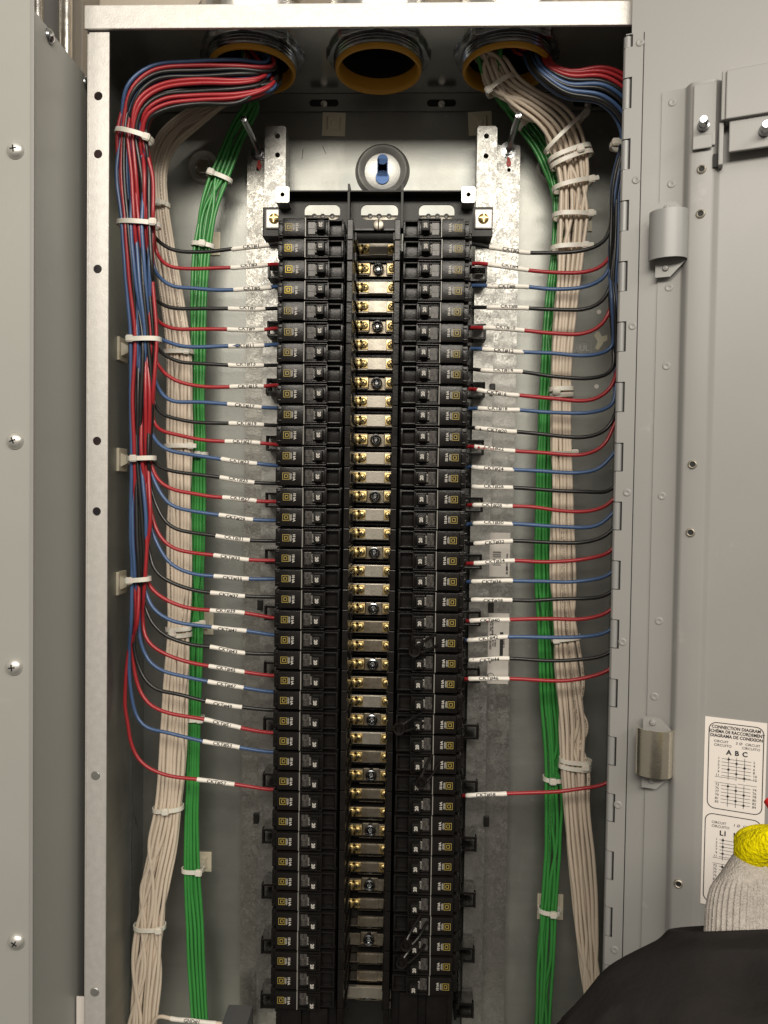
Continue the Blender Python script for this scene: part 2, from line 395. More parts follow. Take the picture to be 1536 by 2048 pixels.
# ================================================================ CONDUITS
for i,c in enumerate(cond):
    lab=['steel conduit nipple with ochre bushing pouring out red, blue and black wires at the left',
         'empty steel conduit nipple with ochre bushing in the middle of the box top',
         'steel conduit nipple with ochre bushing beside the hinge, off-white wires coming out'][i]
    e=empty('conduit_fitting',(c.x,YC,0)); tag(e,lab,'conduit','conduit fittings in the top of the box')
    mb=MB(); z0=ZR+.001; print('ZR',ZR,'ZP',ZP)
    # threaded nipple
    prof=[]; z=z0+.003; H=ZP+.06
    while z<ZP-.006:
        prof += [(.0418,z),(.0434,z+.0011),(.0434,z+.0015),(.0418,z+.0026)]; z+=.0030
    prof=[(.0400,z0+.002)]+prof+[(.0418,z),(.0418,H)]
    mb.lathe(prof,(0,0,0),'Z',72); mb.build('threaded_nipple',M['darkchrome'],e,smooth=True,ang=30)
    mb=MB(); mb.lathe([(.0375,ZP+.2),(.0370,z0+.0125)],(0,0,0),'Z',48); mb.lathe([(.0001,ZP+.2),(.0375,ZP+.2)],(0,0,0),'Z',48); mb.build('conduit_bore',M['dark'],e,smooth=True)
    # locknut with lugs
    mb=MB(); pr=[]
    n=72; vs=[];fs=[]
    for k in range(n):
        a=2*math.pi*k/n; lug=.0022 if (k%9) in (0,1) else 0
        for (r,zz) in ((.0436,ZP-.0052),(.0475+lug,ZP-.0048),(.0485+lug,ZP-.004),(.0485+lug,ZP-.0004),(.0436,ZP-.0004)):
            vs.append((r*math.cos(a),r*math.sin(a),zz))
    for k in range(n):
        j=(k+1)%n
        for q in range(4): fs.append((k*5+q,j*5+q,j*5+q+1,k*5+q+1))
    mb.add(vs,fs); mb.build('locknut',M['darkchrome'],e,smooth=True,ang=30)
    # bushing
    mb=MB(); mb.lathe([(.0374,z0+.0135),(.0374,z0+.002),(.0380,z0-.001),(.0395,z0-.0022),(.0412,z0-.0018),(.0419,z0),(.0419,z0+.0025),(.0400,z0+.003)],(0,0,0),'Z',64)
    mb.build('bushing',M['orange'],e,smooth=True,ang=50)
    # outside coupling above
    mb=MB(); mb.lathe([(.047,ZT+.0205),(.052,ZT+.0215),(.0535,ZT+.026),(.0535,ZT+.05),(.050,ZT+.054),(.046,ZT+.056),(.046,ZT+.4)],(0,0,0),'Z',48,cap1=True)
    mb.build('outer_coupling',M['chrome'],e,smooth=True,ang=40)
# ================================================================ LEFT CABINET
c0=P(64,1000,-.075); xcab=c0.x
cab=empty('grey_cabinet',(xcab,-.075,0)); tag(cab,'grey painted steel cabinet standing left of the open breaker box','cabinet')
zt_f=P(64,18,-.075).z
mb=MB(); mb.box(-.40,.0,.0,.0018,-1.0,zt_f+.25,0,.0005); mb.build('front_cover',M['cab'],cab)
mb=MB(); q=PX(172,150,xcab+.001)
mb.plate([(-.073,-1.0),(.10,-1.0),(.10,zt_f),(-.073,zt_f)],[],xcab-.0014,xcab+.0004,to=lambda a,b,y:(y-xcab,a+.075,b)); mb.build('side_panel',M['cab'],cab)
mb=MB(); mb.box(-.0012,.0016,-.0012,.0002,-1.0,zt_f+.25,0,.0004); mb.build('cover_edge',M['paint'],cab)
def screw_head(mb,c,r,h,ax='Y',sgn=-1,mi=0,n=28):
    prof=[(.0001,sgn*h),(r*.45,sgn*h*.93),(r*.8,sgn*h*.6),(r,sgn*h*.12),(r,0)]
    mb.lathe(prof,c,ax,n,mi)
for (px,py) in ((28,298),(27,881),(25,1335),(30,1886)):
    p=P(px,py,-.0775)
    mb=MB(); screw_head(mb,(p.x-xcab,-.0002,p.z),.0070,.0042)
    o=mb.build('cover_screw',M['zhead'],cab,smooth=True,ang=80)
    mb=MB(); a=random.random()*1.2
    for t in (a,a+math.pi/2):
        dx,dz=math.cos(t)*.0026,math.sin(t)*.0026; nx,nz=-math.sin(t)*.0005,math.cos(t)*.0005; y=-.0046
        x0,z0_=p.x-xcab,p.z
        mb.add([(x0-dx-nx,y,z0_-dz-nz),(x0+dx-nx,y,z0_+dz-nz),(x0+dx+nx,y,z0_+dz+nz),(x0-dx+nx,y,z0_-dz+nz),
                (x0-dx-nx,y+.001,z0_-dz-nz),(x0+dx-nx,y+.001,z0_+dz-nz),(x0+dx+nx,y+.001,z0_+dz+nz),(x0-dx+nx,y+.001,z0_-dz+nz)],
               [(0,1,2,3),(0,1,5,4),(2,3,7,6),(1,2,6,5),(3,0,4,7)])
    mb.build('cross_slot',M['dark'],o)
for (px,py) in ((99,73),(173,167)):
    p=PX(px,py,xcab+.0006); mb=MB(); screw_head(mb,(.0006,p.y+.075,p.z),.0062,.0036,'X',1)
    mb.build('side_screw',M['darkchrome'],cab,smooth=True,ang=80)
# things behind the cabinet (top-left corner)
def pipe_thing(px0,px1,Y,label,r=None,mtl='chrome'):
    a=P(px0,60,Y); b=P(px1,60,Y); rr=(b.x-a.x)/2
    mb=MB(); mb.lathe([(rr,-.2),(rr,1.1)],((a.x+b.x)/2,Y+rr,0),'Z',32)
    o=mb.build('conduit_pipe',M[mtl],smooth=True); tag(o,label,'pipe'); return o
pipe_thing(52,80,.09,'bright galvanized conduit pipe nearest the grey cabinet front at top left')
pipe_thing(113,138,.10,'bright galvanized conduit pipe between dark box and taupe post at top left')
a=P(80,60,.12); b=P(113,60,.12); mb=MB(); mb.box(a.x-.01,b.x+.008,.12,.174,-.1,.9,0,.001); tag(mb.build('wireway_box',M['paintdk']),'dark grey wireway box between two bright pipes at top left','wireway')
a=P(136,60,.13); b=P(165,60,.13); mb=MB(); mb.box(a.x,b.x,.13,.174,-.1,.9,0,.001); tag(mb.build('wireway_trough',mat('taupe_enamel',(.26,.235,.2),.5)),'taupe vertical trough on beige wall just left of the box top','trough')
a=P(166,2010,.01); b=P(180,2010,.01)
mb=MB(); mb.box(XL-.009,XL-.0016,.004,.0046,P(172,2080,.005).z,P(172,1992,.005).z); tag(mb.build('paper_label',M['paper']),'white paper label edge poking out beside the box at bottom left','label')
# ================================================================ RIGHT DOOR (hinged trim, swung open, turned towards the viewer)
YH=-.012
h0=P(1243,70,YH); h1=P(1200,1950,YH); HX=(h0.x+h1.x)/2+.0045
du=-ray(-2850,1040); du.z=0; du.normalize()
if du.x<0: du=-du
dang=math.atan2(du.y,du.x)
DO=Vector((HX,YH,0)); dn=Vector((du.y,-du.x,0))   # normal towards camera
if dn.y>0: dn=-dn
door=empty('hinged_door',DO,(0,0,dang)); tag(door,'grey painted hinged door of the breaker box, swung open to the right','door')
def DL(px,py,n=0):    # pixel -> door-local (s, -n, z)
    q=ray(px,py); o=DO+dn*n; t=(o-CAM).dot(dn)/q.dot(dn); p=CAM+q*t
    return Vector(((p-DO).dot(du), -n, p.z))
def dx(px,py=1000,n=0): return DL(px,py,n).x
ZD0,ZD1=-1.0,.45
mb=MB()
def strip(pr, z0, z1, thick=.0012):
    # pr: list of (s,n) front profile -> sheet with thickness
    k=len(pr)
    vs=[(s,-n,z) for z in (z0,z1) for s,n in pr]+[(s,-n+thick,z) for z in (z0,z1) for s,n in pr]
    fs=[]
    for i in range(k-1):
        fs.append((i,i+1,k+i+1,k+i)); fs.append((2*k+i,3*k+i,3*k+i+1,2*k+i+1))
        fs.append((i,2*k+i,2*k+i+1,i+1)); fs.append((k+i,k+i+1,3*k+i+1,3*k+i))
    fs.append((0,k,3*k,2*k)); fs.append((k-1,3*k-1,4*k-1,2*k-1))
    return vs,fs
sm=dx(1268,900); s0=.004
s_a=dx(1307,900); s_b=dx(1356,900); s_c=dx(1363,900); s_d=dx(1415,900); s_e=dx(1427,900); s_end=s_e+.36
def blendprof(z):
    return None
mb.add(*strip([(s0,0),(s_end,0)],ZD0,ZD1,.0014)); mb.build('door_sheet',M['paint'],door)
# bright hem at the sheet's left edge above the hinge
# channel (hat) and raised sheet
ztopc=DL(1352,180).z; ztop2=DL(1400,168).z
mb=MB()
mb.add(*strip([(s_a,.0011),(s_b-.002,.0011),(s_b-.0008,.0014),(s_b,.0028),(s_c-.0005,.0062),(s_c+.0008,.0074),(s_c+.0024,.0078),(s_d-.003,.0078),(s_d-.0012,.0074),(s_d,.0062),(s_e-.002,.0030),(s_e-.001,.0022),(s_e,.0019),(s_end-.01,.0019)],ZD0,DL(1400,172).z,.0010))
mb.build('stiffening_channel',M['paint'],door,smooth=True,ang=50)
# ---- piano hinge
hg=empty('piano_hinge',(0,0,0)); hg.parent=door
zt0=DL(1262,70).z
knz=[(75,100),(160,222),(282,343),(404,465),(525,585),(645,705),(765,825),(886,943),(1003,1060),(1120,1178),(1237,1295),(1355,1412),(1470,1528),(1583,1640),(1697,1755),(1808,1868),(1923,1975)]
kn=[]
for a,b in knz:
    xx=1246-(a-70)*.0235; kn.append((DL(xx,a).z,DL(xx,b).z))
outer=[]; zl=-1.0
# leaf outline with notches on hinge side
s1=.0052; pts=[(sm,-1.0),(sm,zt0),(-.0005,zt0)]
for (za,zb) in kn: pts += [(-.0005,za),(s1,za),(s1,zb),(-.0005,zb)]
pts += [(-.0005,-1.0)]
mb=MB(); mb.plate(pts,[],-.0024,-.0012,to=lambda a,b,y:(a,y,b)); mb.build('hinge_leaf',M['paint'],hg)
mb=MB()   # curled knuckles of the door leaf between notches
segs=[]; prev=zt0
for (za,zb) in kn:
    if prev-za>.001: segs.append((za+.0004,prev-.0002))
    prev=zb
segs.append((-1.0,prev-.0004))
for (zb,za) in segs: mb.lathe([(.0001,zb),(.0036,zb),(.0036,za),(.0001,za)],(.0010,.0016,0),'Z',20)
mb.build('door_knuckles',M['paint'],hg,smooth=True,ang=40)
mb=MB()
for (za,zb) in kn: mb.lathe([(.0001,zb+.0006),(.0035,zb+.0006),(.0035,za-.0006),(.0001,za-.0006)],(.0009,.0018,0),'Z',20)
mb.box(-.001,s1+.001,.0018,.0024,-1.0,zt0-.001)
mb.build('box_knuckles',M['paintdk'],hg,smooth=True,ang=40)
for (za,zb) in kn:
    mb=MB(); mb.box(s1-.0013,s1,-.0013,-.0001,zb+.0002,za-.0002); mb.build('knuckle_gap',M['dark'],hg)
mb=MB(); mb.box(sm+.0001,sm+.0007,-.0004,-.00001,-1.0,zt0); mb.build('leaf_seam',M['dark'],hg)
mb=MB()
for (px,py) in ((1280,85),(1272,360),(1265,652),(1254,985),(1245,1284),(1236,1610),(1229,1900)):
    q=DL(px,py,.0025); mb.lathe([(.0001,-.0003),(.0012,-.0005),(.0022,-.0008),(.0030,-.0007),(.0036,.0002)],(q.x,-.0023,q.z),'Y',20)
mb.build('spot_weld',M['paint'],door,smooth=True,ang=80)
mb=MB()
for (px,py) in ((1345,205),(1343,368),(1338,575),(1333,732),(1324,992),(1318,1242),(1309,1393)):
    q=DL(px,py,.001); mb.lathe([(.0001,-.0001),(.0012,-.0003),(.0022,-.0006),(.0030,-.0005),(.0036,.0002)],(q.x,-.0011,q.z),'Y',20)
mb.build('spot_weld',M['paint'],door,smooth=True,ang=80)
# threaded inserts
for (px,py) in ((1403,339),(1401,428),(1385,929),(1381,1065),(1357,1767)):
    q=DL(px,py,.0078); e_=empty('threaded_insert',(q.x,-.0078,q.z)); e_.parent=door
    mb=MB(); mb.lathe([(.0022,.0005),(.0022,-.0012),(.0027,-.0016),(.0034,-.0013),(.0037,-.0004),(.0038,.0003)],(0,0,0),'Y',28); mb.build('collar',M['tin'],e_,smooth=True,ang=50)
    mb=MB(); mb.lathe([(.0001,-.0006),(.0023,-.0006)],(0,0,0),'Y',24); mb.build('bore',M['dark'],e_)
# upper plates and studs
def plate_px(name,x0,x1,y0,y1,n,th,mtl=M['paint'],bev=.0008,ref=None):
    a=DL(x0,(y0+y1)/2,n); b=DL(x1,(y0+y1)/2,n); zt=DL(x0,y0,n).z; zb=DL(x0,y1,n).z
    mb=MB(); mb.box(a.x,b.x,-n,-n+th,zb,zt,0,bev); return mb.build(name,mtl,door)
plate_px('stud_plate',1386,1432,170,296,.0098,.0018)
plate_px('stud_plate_lower',1385,1424,272,300,.0112,.0013)
plate_px('latch_cover',1452,1800,140,238,.017,.015)
plate_px('latch_cover_side',1443,1452,142,240,.0150,.012)
plate_px('latch_cover_lower',1458,1800,238,304,.0135,.0030)
plate_px('channel_side',1437,1447,245,330,.0115,.009)
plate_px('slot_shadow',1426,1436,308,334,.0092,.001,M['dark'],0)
for (px,py,n,l) in ((1407,252,.0100,.012),(1530,262,.0137,.012)):
    q=DL(px,py,n); mb=MB(); mb.lathe([(.0046,0),(.0046,-.0022),(.0033,-.0026),(.0030,-.0032),(.0030,-l),(.0027,-l-.0006),(.0001,-l-.0006)],(q.x,-n,q.z),'Y',24)
    mb.build('threaded_stud',M['darkchrome'],door,smooth=True,ang=40)
# bowed straps
def strap(xl,xr,yt,yb,mtl,name,tabs):
    a=DL(xl,(yt+yb)/2,.012); b=DL(xr,(yt+yb)/2,.012); zt=DL((xl+xr)/2,yt+4,.018).z; zb=DL((xl+xr)/2,yb-8,.018).z
    e_=empty(name,((a.x+b.x)/2,-.001,0)); e_.parent=door; hw=(b.x-a.x)/2
    k=17; pr=[]
    for i in range(k):
        t=math.pi*i/(k-1); pr.append((-hw*math.cos(t), .0062+.0125*math.sin(t)**.8))
    mb=MB(); mb.add(*strip(pr,zb,zt,.0016)); mb.build('bowed_strap',mtl,e_,smooth=True,ang=60)
    mb=MB(); mb.plate([(-hw*.62,zt-.012),(hw*.9,zt-.012),(hw*.9,zt-.001),(hw*.3,zt+.0085),(-hw*.62,zt+.0085)],[],-.0066,-.0052); mb.build('strap_tab',M['paint'],e_)
    mb=MB(); mb.plate([(-hw*.62,zb+.012),(hw*.9,zb+.012),(hw*.9,zb-.001),(hw*.15,zb-.013),(-hw*.62,zb-.013)],[],-.0066,-.0052); mb.build('strap_tab',M['paint'],e_)
    mb=MB(); mb.lathe([(.0001,-.0022),(.0020,-.0018),(.0028,0)],(-hw*.1,-.0066,zb-.006),'Y',16); mb.lathe([(.0001,-.0022),(.0020,-.0018),(.0028,0)],(-hw*.1,-.0066,zt+.004),'Y',16)
    mb.build('rivet',M['paint'],e_,smooth=True)
    return e_
strap(1297,1376,412,522,M['paintdk'],'latch_strap',1)
strap(1270,1345,1458,1564,M['goldzinc'],'latch_strap',1)
# ---- connection diagram label
dl=empty('diagram_label',(0,0,0)); dl.parent=door; dl['label']='white connection diagram sheet stuck on the door'
nL=.0022
A=DL(1410,1432,nL); Bq=DL(1401,1806,nL); 
lx0=(A.x+Bq.x)/2; lz1=A.z; lz0=Bq.z; lx1=DL(1533,1500,nL).x
mb=MB(); mb.box(lx0,lx1,-nL-.0003,-nL,lz0,lz1); mb.build('sheet',M['paper'],dl)
W_=lx1-lx0; yy=-nL-.0006
mb=MB()
def rline(x0,x1,z0,z1,t=.0003):
    o=rrect(x0,x1,z0,z1,.006,6); i=rrect(x0+t*2,x1-t*2,z0+t*2,z1-t*2,.0055,6); mb.plate(o,[i],yy,yy+.0001)
px2m=W_/124.0
zz=lambda py: lz1-(py-1432)*(lz1-lz0)/374.0
def LX(px): return lx0+(px-1409)*px2m
rline(LX(1417),LX(1528),zz(1612),zz(1441)); rline(LX(1414),LX(1528),zz(1799),zz(1622))
def tx(s,px,py,size,bold=0,align='CENTER',sx=1): add_text(mb,s,size*.80,frame((LX(px),yy,zz(py)),(1,0,0),(0,0,1)),bold,align,sx=sx)
tx('CONNECTION DIAGRAM',1472,1450,.0046,.00009,sx=.86); tx('SCHÉMA DE RACCORDEMENT',1473,1458.5,.0046,.00009,sx=.82); tx('DIAGRAMA DE CONEXION',1473,1467,.0046,.00009,sx=.86)
for (yb_,ph,cols,labs) in ((1478,'3 Ø',(1459,1475,1491),'ABC'),(1639,'1 Ø',(1452,1480),('L1','L2'))):
    tx('CIRCUIT',1428,yb_,.0036,0,'LEFT'); tx('CIRCUITO',1428,yb_+7.5,.0036,0,'LEFT'); tx(ph,1479,yb_,.0040); tx('CIRCUIT',1521,yb_,.0036,0,'RIGHT'); tx('CIRCUITO',1521,yb_+7.5,.0036,0,'RIGHT')
    for cpx,l in zip(cols,labs): tx(l,cpx,yb_+20,.0070,.00018)
    for blk,(nb) in enumerate(((1,3,5,7,9,11),(73,75,77,79,81,83))):
        y0_=yb_+33+blk*53
        for r,nn in enumerate(nb):
            yv=y0_+r*6.7
            tx(str(nn),1441,yv,.0036,0,'RIGHT'); tx(str(nn+1),1508,yv+.5,.0036,0,'LEFT')
            mb.box(LX(1445),LX(1504),yy,yy+.0001,zz(yv)-.00012,zz(yv)+.00012)
            ci=r%len(cols) if len(cols)==3 else (r//1)%2
            if len(cols)==2: ci=0 if r%2==0 else 1
            dxp=cols[ci]; d=.0012; x_,z_=LX(dxp),zz(yv)
            mb.add([(x_-d,yy-.0001,z_),(x_,yy-.0001,z_-d),(x_+d,yy-.0001,z_),(x_,yy-.0001,z_+d)],[(0,1,2,3)])
        for cpx in cols: mb.box(LX(cpx)-.00014,LX(cpx)+.00014,yy-.00005,yy+.00005,zz(y0_+40),zz(y0_-5))
        yb2=y0_+37 if blk==0 else y0_-5
        mb.box(LX(1432),LX(1474),yy,yy+.0001,zz(yb2)-.0001,zz(yb2)+.0001); mb.box(LX(1478),LX(1516),yy,yy+.0001,zz(yb2-2)-.0001,zz(yb2-2)+.0001)
mb.build('diagram_print',M['ink'],dl,fixn=False)
# ================================================================ PANEL INTERIOR
pin=empty('panel_interior',(0,YB,0)); tag(pin,'breaker mounting frame with galvanized rails and centre bus connectors in the box','bus frame')
pin.location=(0,0,0)
def rail(px0,px1,py0,Yf,Yb,mtl,name,holes=()):
    a=P(px0,py0,Yf); b=P(px1,py0,Yf)
    hs=[circ(P(hx,hy,Yf).x,P(hx,hy,Yf).z,r,16) for hx,hy,r in holes]
    mb=MB(); mb.plate([(a.x,ZBOT+.01),(b.x,ZBOT+.01),(b.x,a.z-.002),(b.x-.002,a.z),(a.x+.002,a.z),(a.x,a.z-.002)],hs,Yf,Yf+.0018)
    mb.box(a.x,a.x+.0015,Yf+.0018,Yb,ZBOT+.01,a.z-.003); mb.box(b.x-.0015,b.x,Yf+.0018,Yb,ZBOT+.01,a.z-.003)
    return mb.build(name,mtl,pin)
rail(530,572,252,.108,.128,M['spangle'],'mounting_rail',((555,272,.0027),(555,310,.0027)))
rail(955,995,252,.108,.128,M['spangle'],'mounting_rail',((973,272,.0027),(972,312,.0027)))
rail(495,534,290,.128,YB-.001,M['zincyel'],'support_channel',((516,338,.0020),))
rail(992,1041,290,.128,YB-.001,M['spangle'],'support_channel',((1018,340,.0020),))
for (tx_,ty_,bx_,by_) in ((500,262,518,306),(1030,258,1017,300)):
    base=P(bx_,by_,.128); tip=P(tx_,ty_,.062)
    # stud parallel to depth axis
    sx_=base.x; sz_=base.z
    e_=empty('stud',(sx_,0,sz_)); e_.parent=pin
    mb=MB(); mb.lathe([(.0001,.055),(.0028,.0555),(.0033,.057),(.0033,.128)],(0,0,0),'Y',20); mb.lathe([(.0062,.128),(.0062,.1255),(.0034,.125)],(0,0,0),'Y',6); mb.lathe([(.0085,.128),(.0085,.1272),(.003,.1271)],(0,0,0),'Y',24)
    mb.build('stud_shaft',M['darkchrome'],e_,smooth=True,ang=40)
    mb=MB(); mb.plate([(-.0012,-.0075),(.0013,-.0078),(.0016,-.0105),(.0028,-.012),(.0026,-.0165),(-.0003,-.0175),(-.0022,-.014),(-.0014,-.011)],[circ(0.0,-.0135,.0006,8)],.1271,.1276); mb.build('red_mark',M['redmark'],e_)
# upper frame plate (dark) with three oval windows
Zp1=P(757,391,.045).z; Zp0=P(757,470,.06).z
YF=.060
xa=P(557,410,YF).x; xb=P(945,410,YF).x
wz=P(757,424,YF).z; wins=[]
for (a_,b_) in ((609,680),(722,796),(838,909)): wins.append(rrect(P(a_,424,YF).x,P(b_,424,YF).x,wz-.0072,wz+.0072,.0055))
mb=MB(); ZPB=P(757,466,YF).z
mb=MB(); mb.plate([(xa,ZPB),(xb,ZPB),(xb,P(757,393,YF).z),(xa,P(757,393,YF).z)],wins,YF,YF+.002)
ztop=P(757,392,YF).z
mb.box(xa,xb,YF-.014,YF-.0001,ztop-.0016,ztop,0,.0005)
for xx in (700,805): 
    q=P(xx,400,YF).x; mb.box(q-.0010,q+.0010,YF-.014,YF-.0002,ZPB,ztop+.006)
mb.build('frame_plate',M['blackm'],pin)
# light bus bars glimpsed in windows
mb=MB(); 
for (a_,b_) in ((606,684),(720,800),(834,912)): mb.box(P(a_,424,.075).x,P(b_,424,.075).x,.078,.084,wz-.007,wz+.0035)
mb.build('neutral_bar',M['tin'],pin)
mb=MB()
for cx_ in (628,645,664,740,758,778,857,875,893):
    q=P(cx_,431,.076); screw_head(mb,(q.x,.078,q.z),.0026,.0010)
mb.build('bar_screws',M['galv_edge'],pin,smooth=True)
# corner tabs, ears
for (px,py,lr) in ((565,389,1),(937,389,-1)):
    q=P(px,py,.044); mb=MB(); mb.plate(rrect(q.x-.0065,q.x+.0065,q.z-.0075,q.z+.0075,.002),[circ(q.x,q.z,.0021,14)],.044,.0454); mb.box(q.x-.006,q.x+.006,.0454,YF+.02,q.z-.0072,q.z-.0060); mb.build('corner_tab',M['galv'],pin)
for (px,py) in ((548,437),(967,437)):
    q=P(px,py,.085); e_=empty('mounting_ear',(q.x,0,q.z)); e_.parent=pin
    mb=MB(); mb.box(-.012,.0095,.088,.108,-.0170,.0125,0,.001); mb.build('foot',M['blackm'],e_)
    mb=MB(); mb.box(-.0085,.0085,.0855,.0878,-.0095,.0095,0,.0012); mb.build('plate',M['galv_edge'],e_)
    mb=MB(); screw_head(mb,(0,.0855,0),.0052,.0030); mb.box(-.0042,.0042,.0820,.0834,-.0005,.0005); mb.box(-.0005,.0005,.0820,.0834,-.0042,.0042); mb.build('ear_screw',M['brass'],e_,smooth=True,ang=60)
# big slotted screw under the middle window
q=P(757,450,.052); mb=MB(); mb.lathe([(.0001,-.0016),(.0042,-.0015),(.0052,-.0008),(.0052,0)],(q.x,.0518,q.z),'Y',28); o=mb.build('slotted_screw',M['tin'],pin,smooth=True,ang=80)
mb=MB(); mb.box(q.x-.0006,q.x+.0006,.0502,.0512,q.z-.0048,q.z+.0048); mb.build('screw_slot',M['dark'],o)
mb=MB(); mb.box(P(706,455,.056).x,P(800,455,.056).x,.056,.0598,q.z-.0035,q.z-.0020); mb.build('cross_bar',M['black'],pin)
# central well: dark base and walls
PITCH=.01905
ZLAST=-41.6*PITCH
mb=MB(); mb.box(-.0250,.0250,.112,.1270,ZBOT+.02,.034)
mb.box(-.0900,-.0250,.1085,.1075+.012,ZLAST,.004); mb.box(.0250,.0900,.1085,.1075+.012,ZLAST,.004)
mb.build('insulating_base',M['blackm'],pin)
for sg in (-1,1):
    mb=MB()
    for k in range(0,40):
        z=-k*PITCH
        x0,x1=sorted((sg*.0192,sg*.0246)); 
        mb.box(x0,x1,.033+random.uniform(-.0006,.0006),.108,z-PITCH*.485,z+PITCH*.485,0,.0006)
        x0,x1=sorted((sg*.0172,sg*.0192)); mb.box(x0,x1,.052,.106,z-.004,z+.004,0,.0005)
    mb.build('barrier_wall',M['black'],pin)
# connectors
YK=.095
zk0=P(757,499,YK).z
def screw_brass(mb,x,z,y,r=.0042,mi=1):
    screw_head(mb,(x,y,z),r,.0022,mi=mi,n=20)
conn_cx=P(757,499,YK).x
for k in range(41):
    z=zk0-k*PITCH
    if z<ZBOT+.05: break
    cx=conn_cx-.0012*0
    center=(k%3==1)
    e_=empty('bus_connector',(cx,0,z)); e_.parent=pin
    worn_shaded = 19<=k<24 or k>=27; hh=.0062 if k<28 else .0050  # lower plates get the dark tin as painted shade and light falloff
    mb=MB()
    if center:
        mb.box(-.0235,-.0085,YK+.0004,YK+.0026,-.0060,.0060,0,.0005); mb.box(.0085,.0185,YK+.0004,YK+.0026,-.0060,.0060,0,.0005)
        mb.box(-.0085,.0085,YK+.004,YK+.006,-.0062,.0055,0,.0006)
    else:
        mb.box(-.0235 if k<34 else -.012,.0185,YK,YK+.0024,-hh,hh,0,.0005)
        mb.box(-.0095,.0095,YK-.0012,YK-.0001,-hh+.0003,hh-.0003,0,.0004)
    mb.box(-.020,.018,YK+.003,.111,-.0068,-.0058)
    mb.build('plate',M['tin_worn_shaded'] if (worn_shaded or center) else M['tin'],e_)
    for xs in (-.0195,-.0132,.0140):
        if k>33 and xs>0 : continue
        if k>35: continue
        mb=MB(); mb.lathe([(.0001,-.0017),(.0030,-.0016),(.0038,-.0009),(.0040,.0)],(xs,YK-.0006,0),'Y',20); mb.box(xs-.0046,xs+.0046,YK-.0008,YK-.0001,-.0048,.0048,0,.0002); t=random.random()*3
        mb2=mb
        mb2.build('screw',M['brass'],e_,smooth=True,ang=70)
        mb=MB()
        for tt in (t,t+math.pi/2):
            c_,s_=math.cos(tt),math.sin(tt); L_=.0024; w_=.0005; y=YK-.0025
            pv=[(-L_,-w_),(L_,-w_),(L_,w_),(-L_,w_)]
            mb.add([(xs+a*c_-b*s_,y,a*s_+b*c_) for a,b in pv],[(0,1,2,3)])
        if xs>-.018: mb.build('cross_slot',M['dark'],e_,fixn=False)
    if center:
        mb=MB(); mb.lathe([(.0056,.0040),(.0056,-.0012),(.0046,-.0016),(.0042,-.0010),(.0040,.0030)],(0,YK,0),'Y',24); mb.lathe([(.0032,.0030),(.0030,-.0002),(.0022,-.0012),(.0016,-.0008),(.0014,.001),(.0001,.001)],(0,YK,0),'Y',20)
        mb.build('centre_screw',M['darkchrome'],e_,smooth=True,ang=50)
    # ledge between the plates
    mb=MB(); mb.box(-.020,.0195,.102,.1115,-PITCH/2-.0012,-PITCH/2+.0006)
    mb.build('ledge',M['black'],e_)
mb=MB()
for k in range(28,41):
    z=zk0-k*PITCH-PITCH*.5; mb.box(-.0125+conn_cx,.0125+conn_cx,.1035,.106,z-.0030,z+.0030,0,.0005)
mb.build('cross_bus',M['tin_worn_shaded'],pin)
mb=MB()
for sg in (-1,1):
    a,b=sorted((sg*.026,sg*.086)); zt_=-39*PITCH+.008 if sg<0 else -38*PITCH+.008
    mb.box(a,b,.048,.108,ZBOT+.01,zt_,0,.002); a,b=sorted((sg*.034,sg*.052)); mb.box(a,b,.040,.05,ZBOT+.01,zt_-.004,0,.002)
    a,b=sorted((sg*.060,sg*.080)); mb.box(a,b,.043,.05,ZBOT+.01,zt_-.006,0,.002)
mb.build('lower_barrier',M['black'],pin,smooth=True,ang=40)
mb=MB(); mb.box(-.028,.026,.088,.092,-39.9*PITCH,-39.3*PITCH,0,.0006); mb.box(.022,.050,.070,.074,-39.75*PITCH,-39.35*PITCH,0,.0006); mb.build('lug_bar',M['tin'],pin)
# side C-clips
def clip(x,z,sg):
    mb=MB(); xo=x; xi=sg*.0895
    x0,x1=sorted((xi,xo))
    mb.box(x0,x1,.086,.105,z+.0052,z+.0076,0,.0005); mb.box(x0,x1,.086,.105,z-.0076,z-.0052,0,.0005)
    a,b=sorted((xo,xo-sg*.0022)); mb.box(a,b,.0855,.092,z-.0076,z+.0076,0,.0005)
    a,b=sorted((xi,xi+sg*.003)); mb.box(a,b,.082,.105,z-.0076,z+.0076,0,.0005)
    mb.build('side_clip',M['black'],pin)
XCL=P(536,543,.088).x; XCR=P(974,548,.088).x; print('clips',XCL,XCR); k0L=P(545,543,.088).z; k0R=P(962,548,.088).z
for i in range(14):
    clip(XCL,k0L-i*3*PITCH,-1); clip(XCR,k0R-i*3*PITCH,1)
for (px,py) in ((537,778),(520,1210),(512,1637),(985,778),(982,1215),(973,1643)):
    q=P(px,py,.105); mb=MB(); mb.box(q.x-.0028,q.x+.0028,.104,.1079,q.z-.0055,q.z+.0055,0,.0008); mb.build('rail_foot',M['blackm'],pin)
# terminal skirts on both outer sides below breakers (dark ribbed)
for sg in (-1,1):
    mb=MB()
    for k in range(40):
        z=-k*PITCH; x0,x1=sorted((sg*.0800,sg*.0912)); mb.box(x0,x1,.0790,.1080,z-PITCH*.46,z+PITCH*.46,0,.0006)
        x0,x1=sorted((sg*.0895,sg*(.0925+.0006*(k%2)))); mb.box(x0,x1,.060+.002*(k%3),.0985,z-.0052,z-.0012,0,.0006); mb.box(x0,x1,.066,.0985,z+.0030,z+.0052,0,.0006)
    mb.build('terminal_skirt',M['black'],pin)
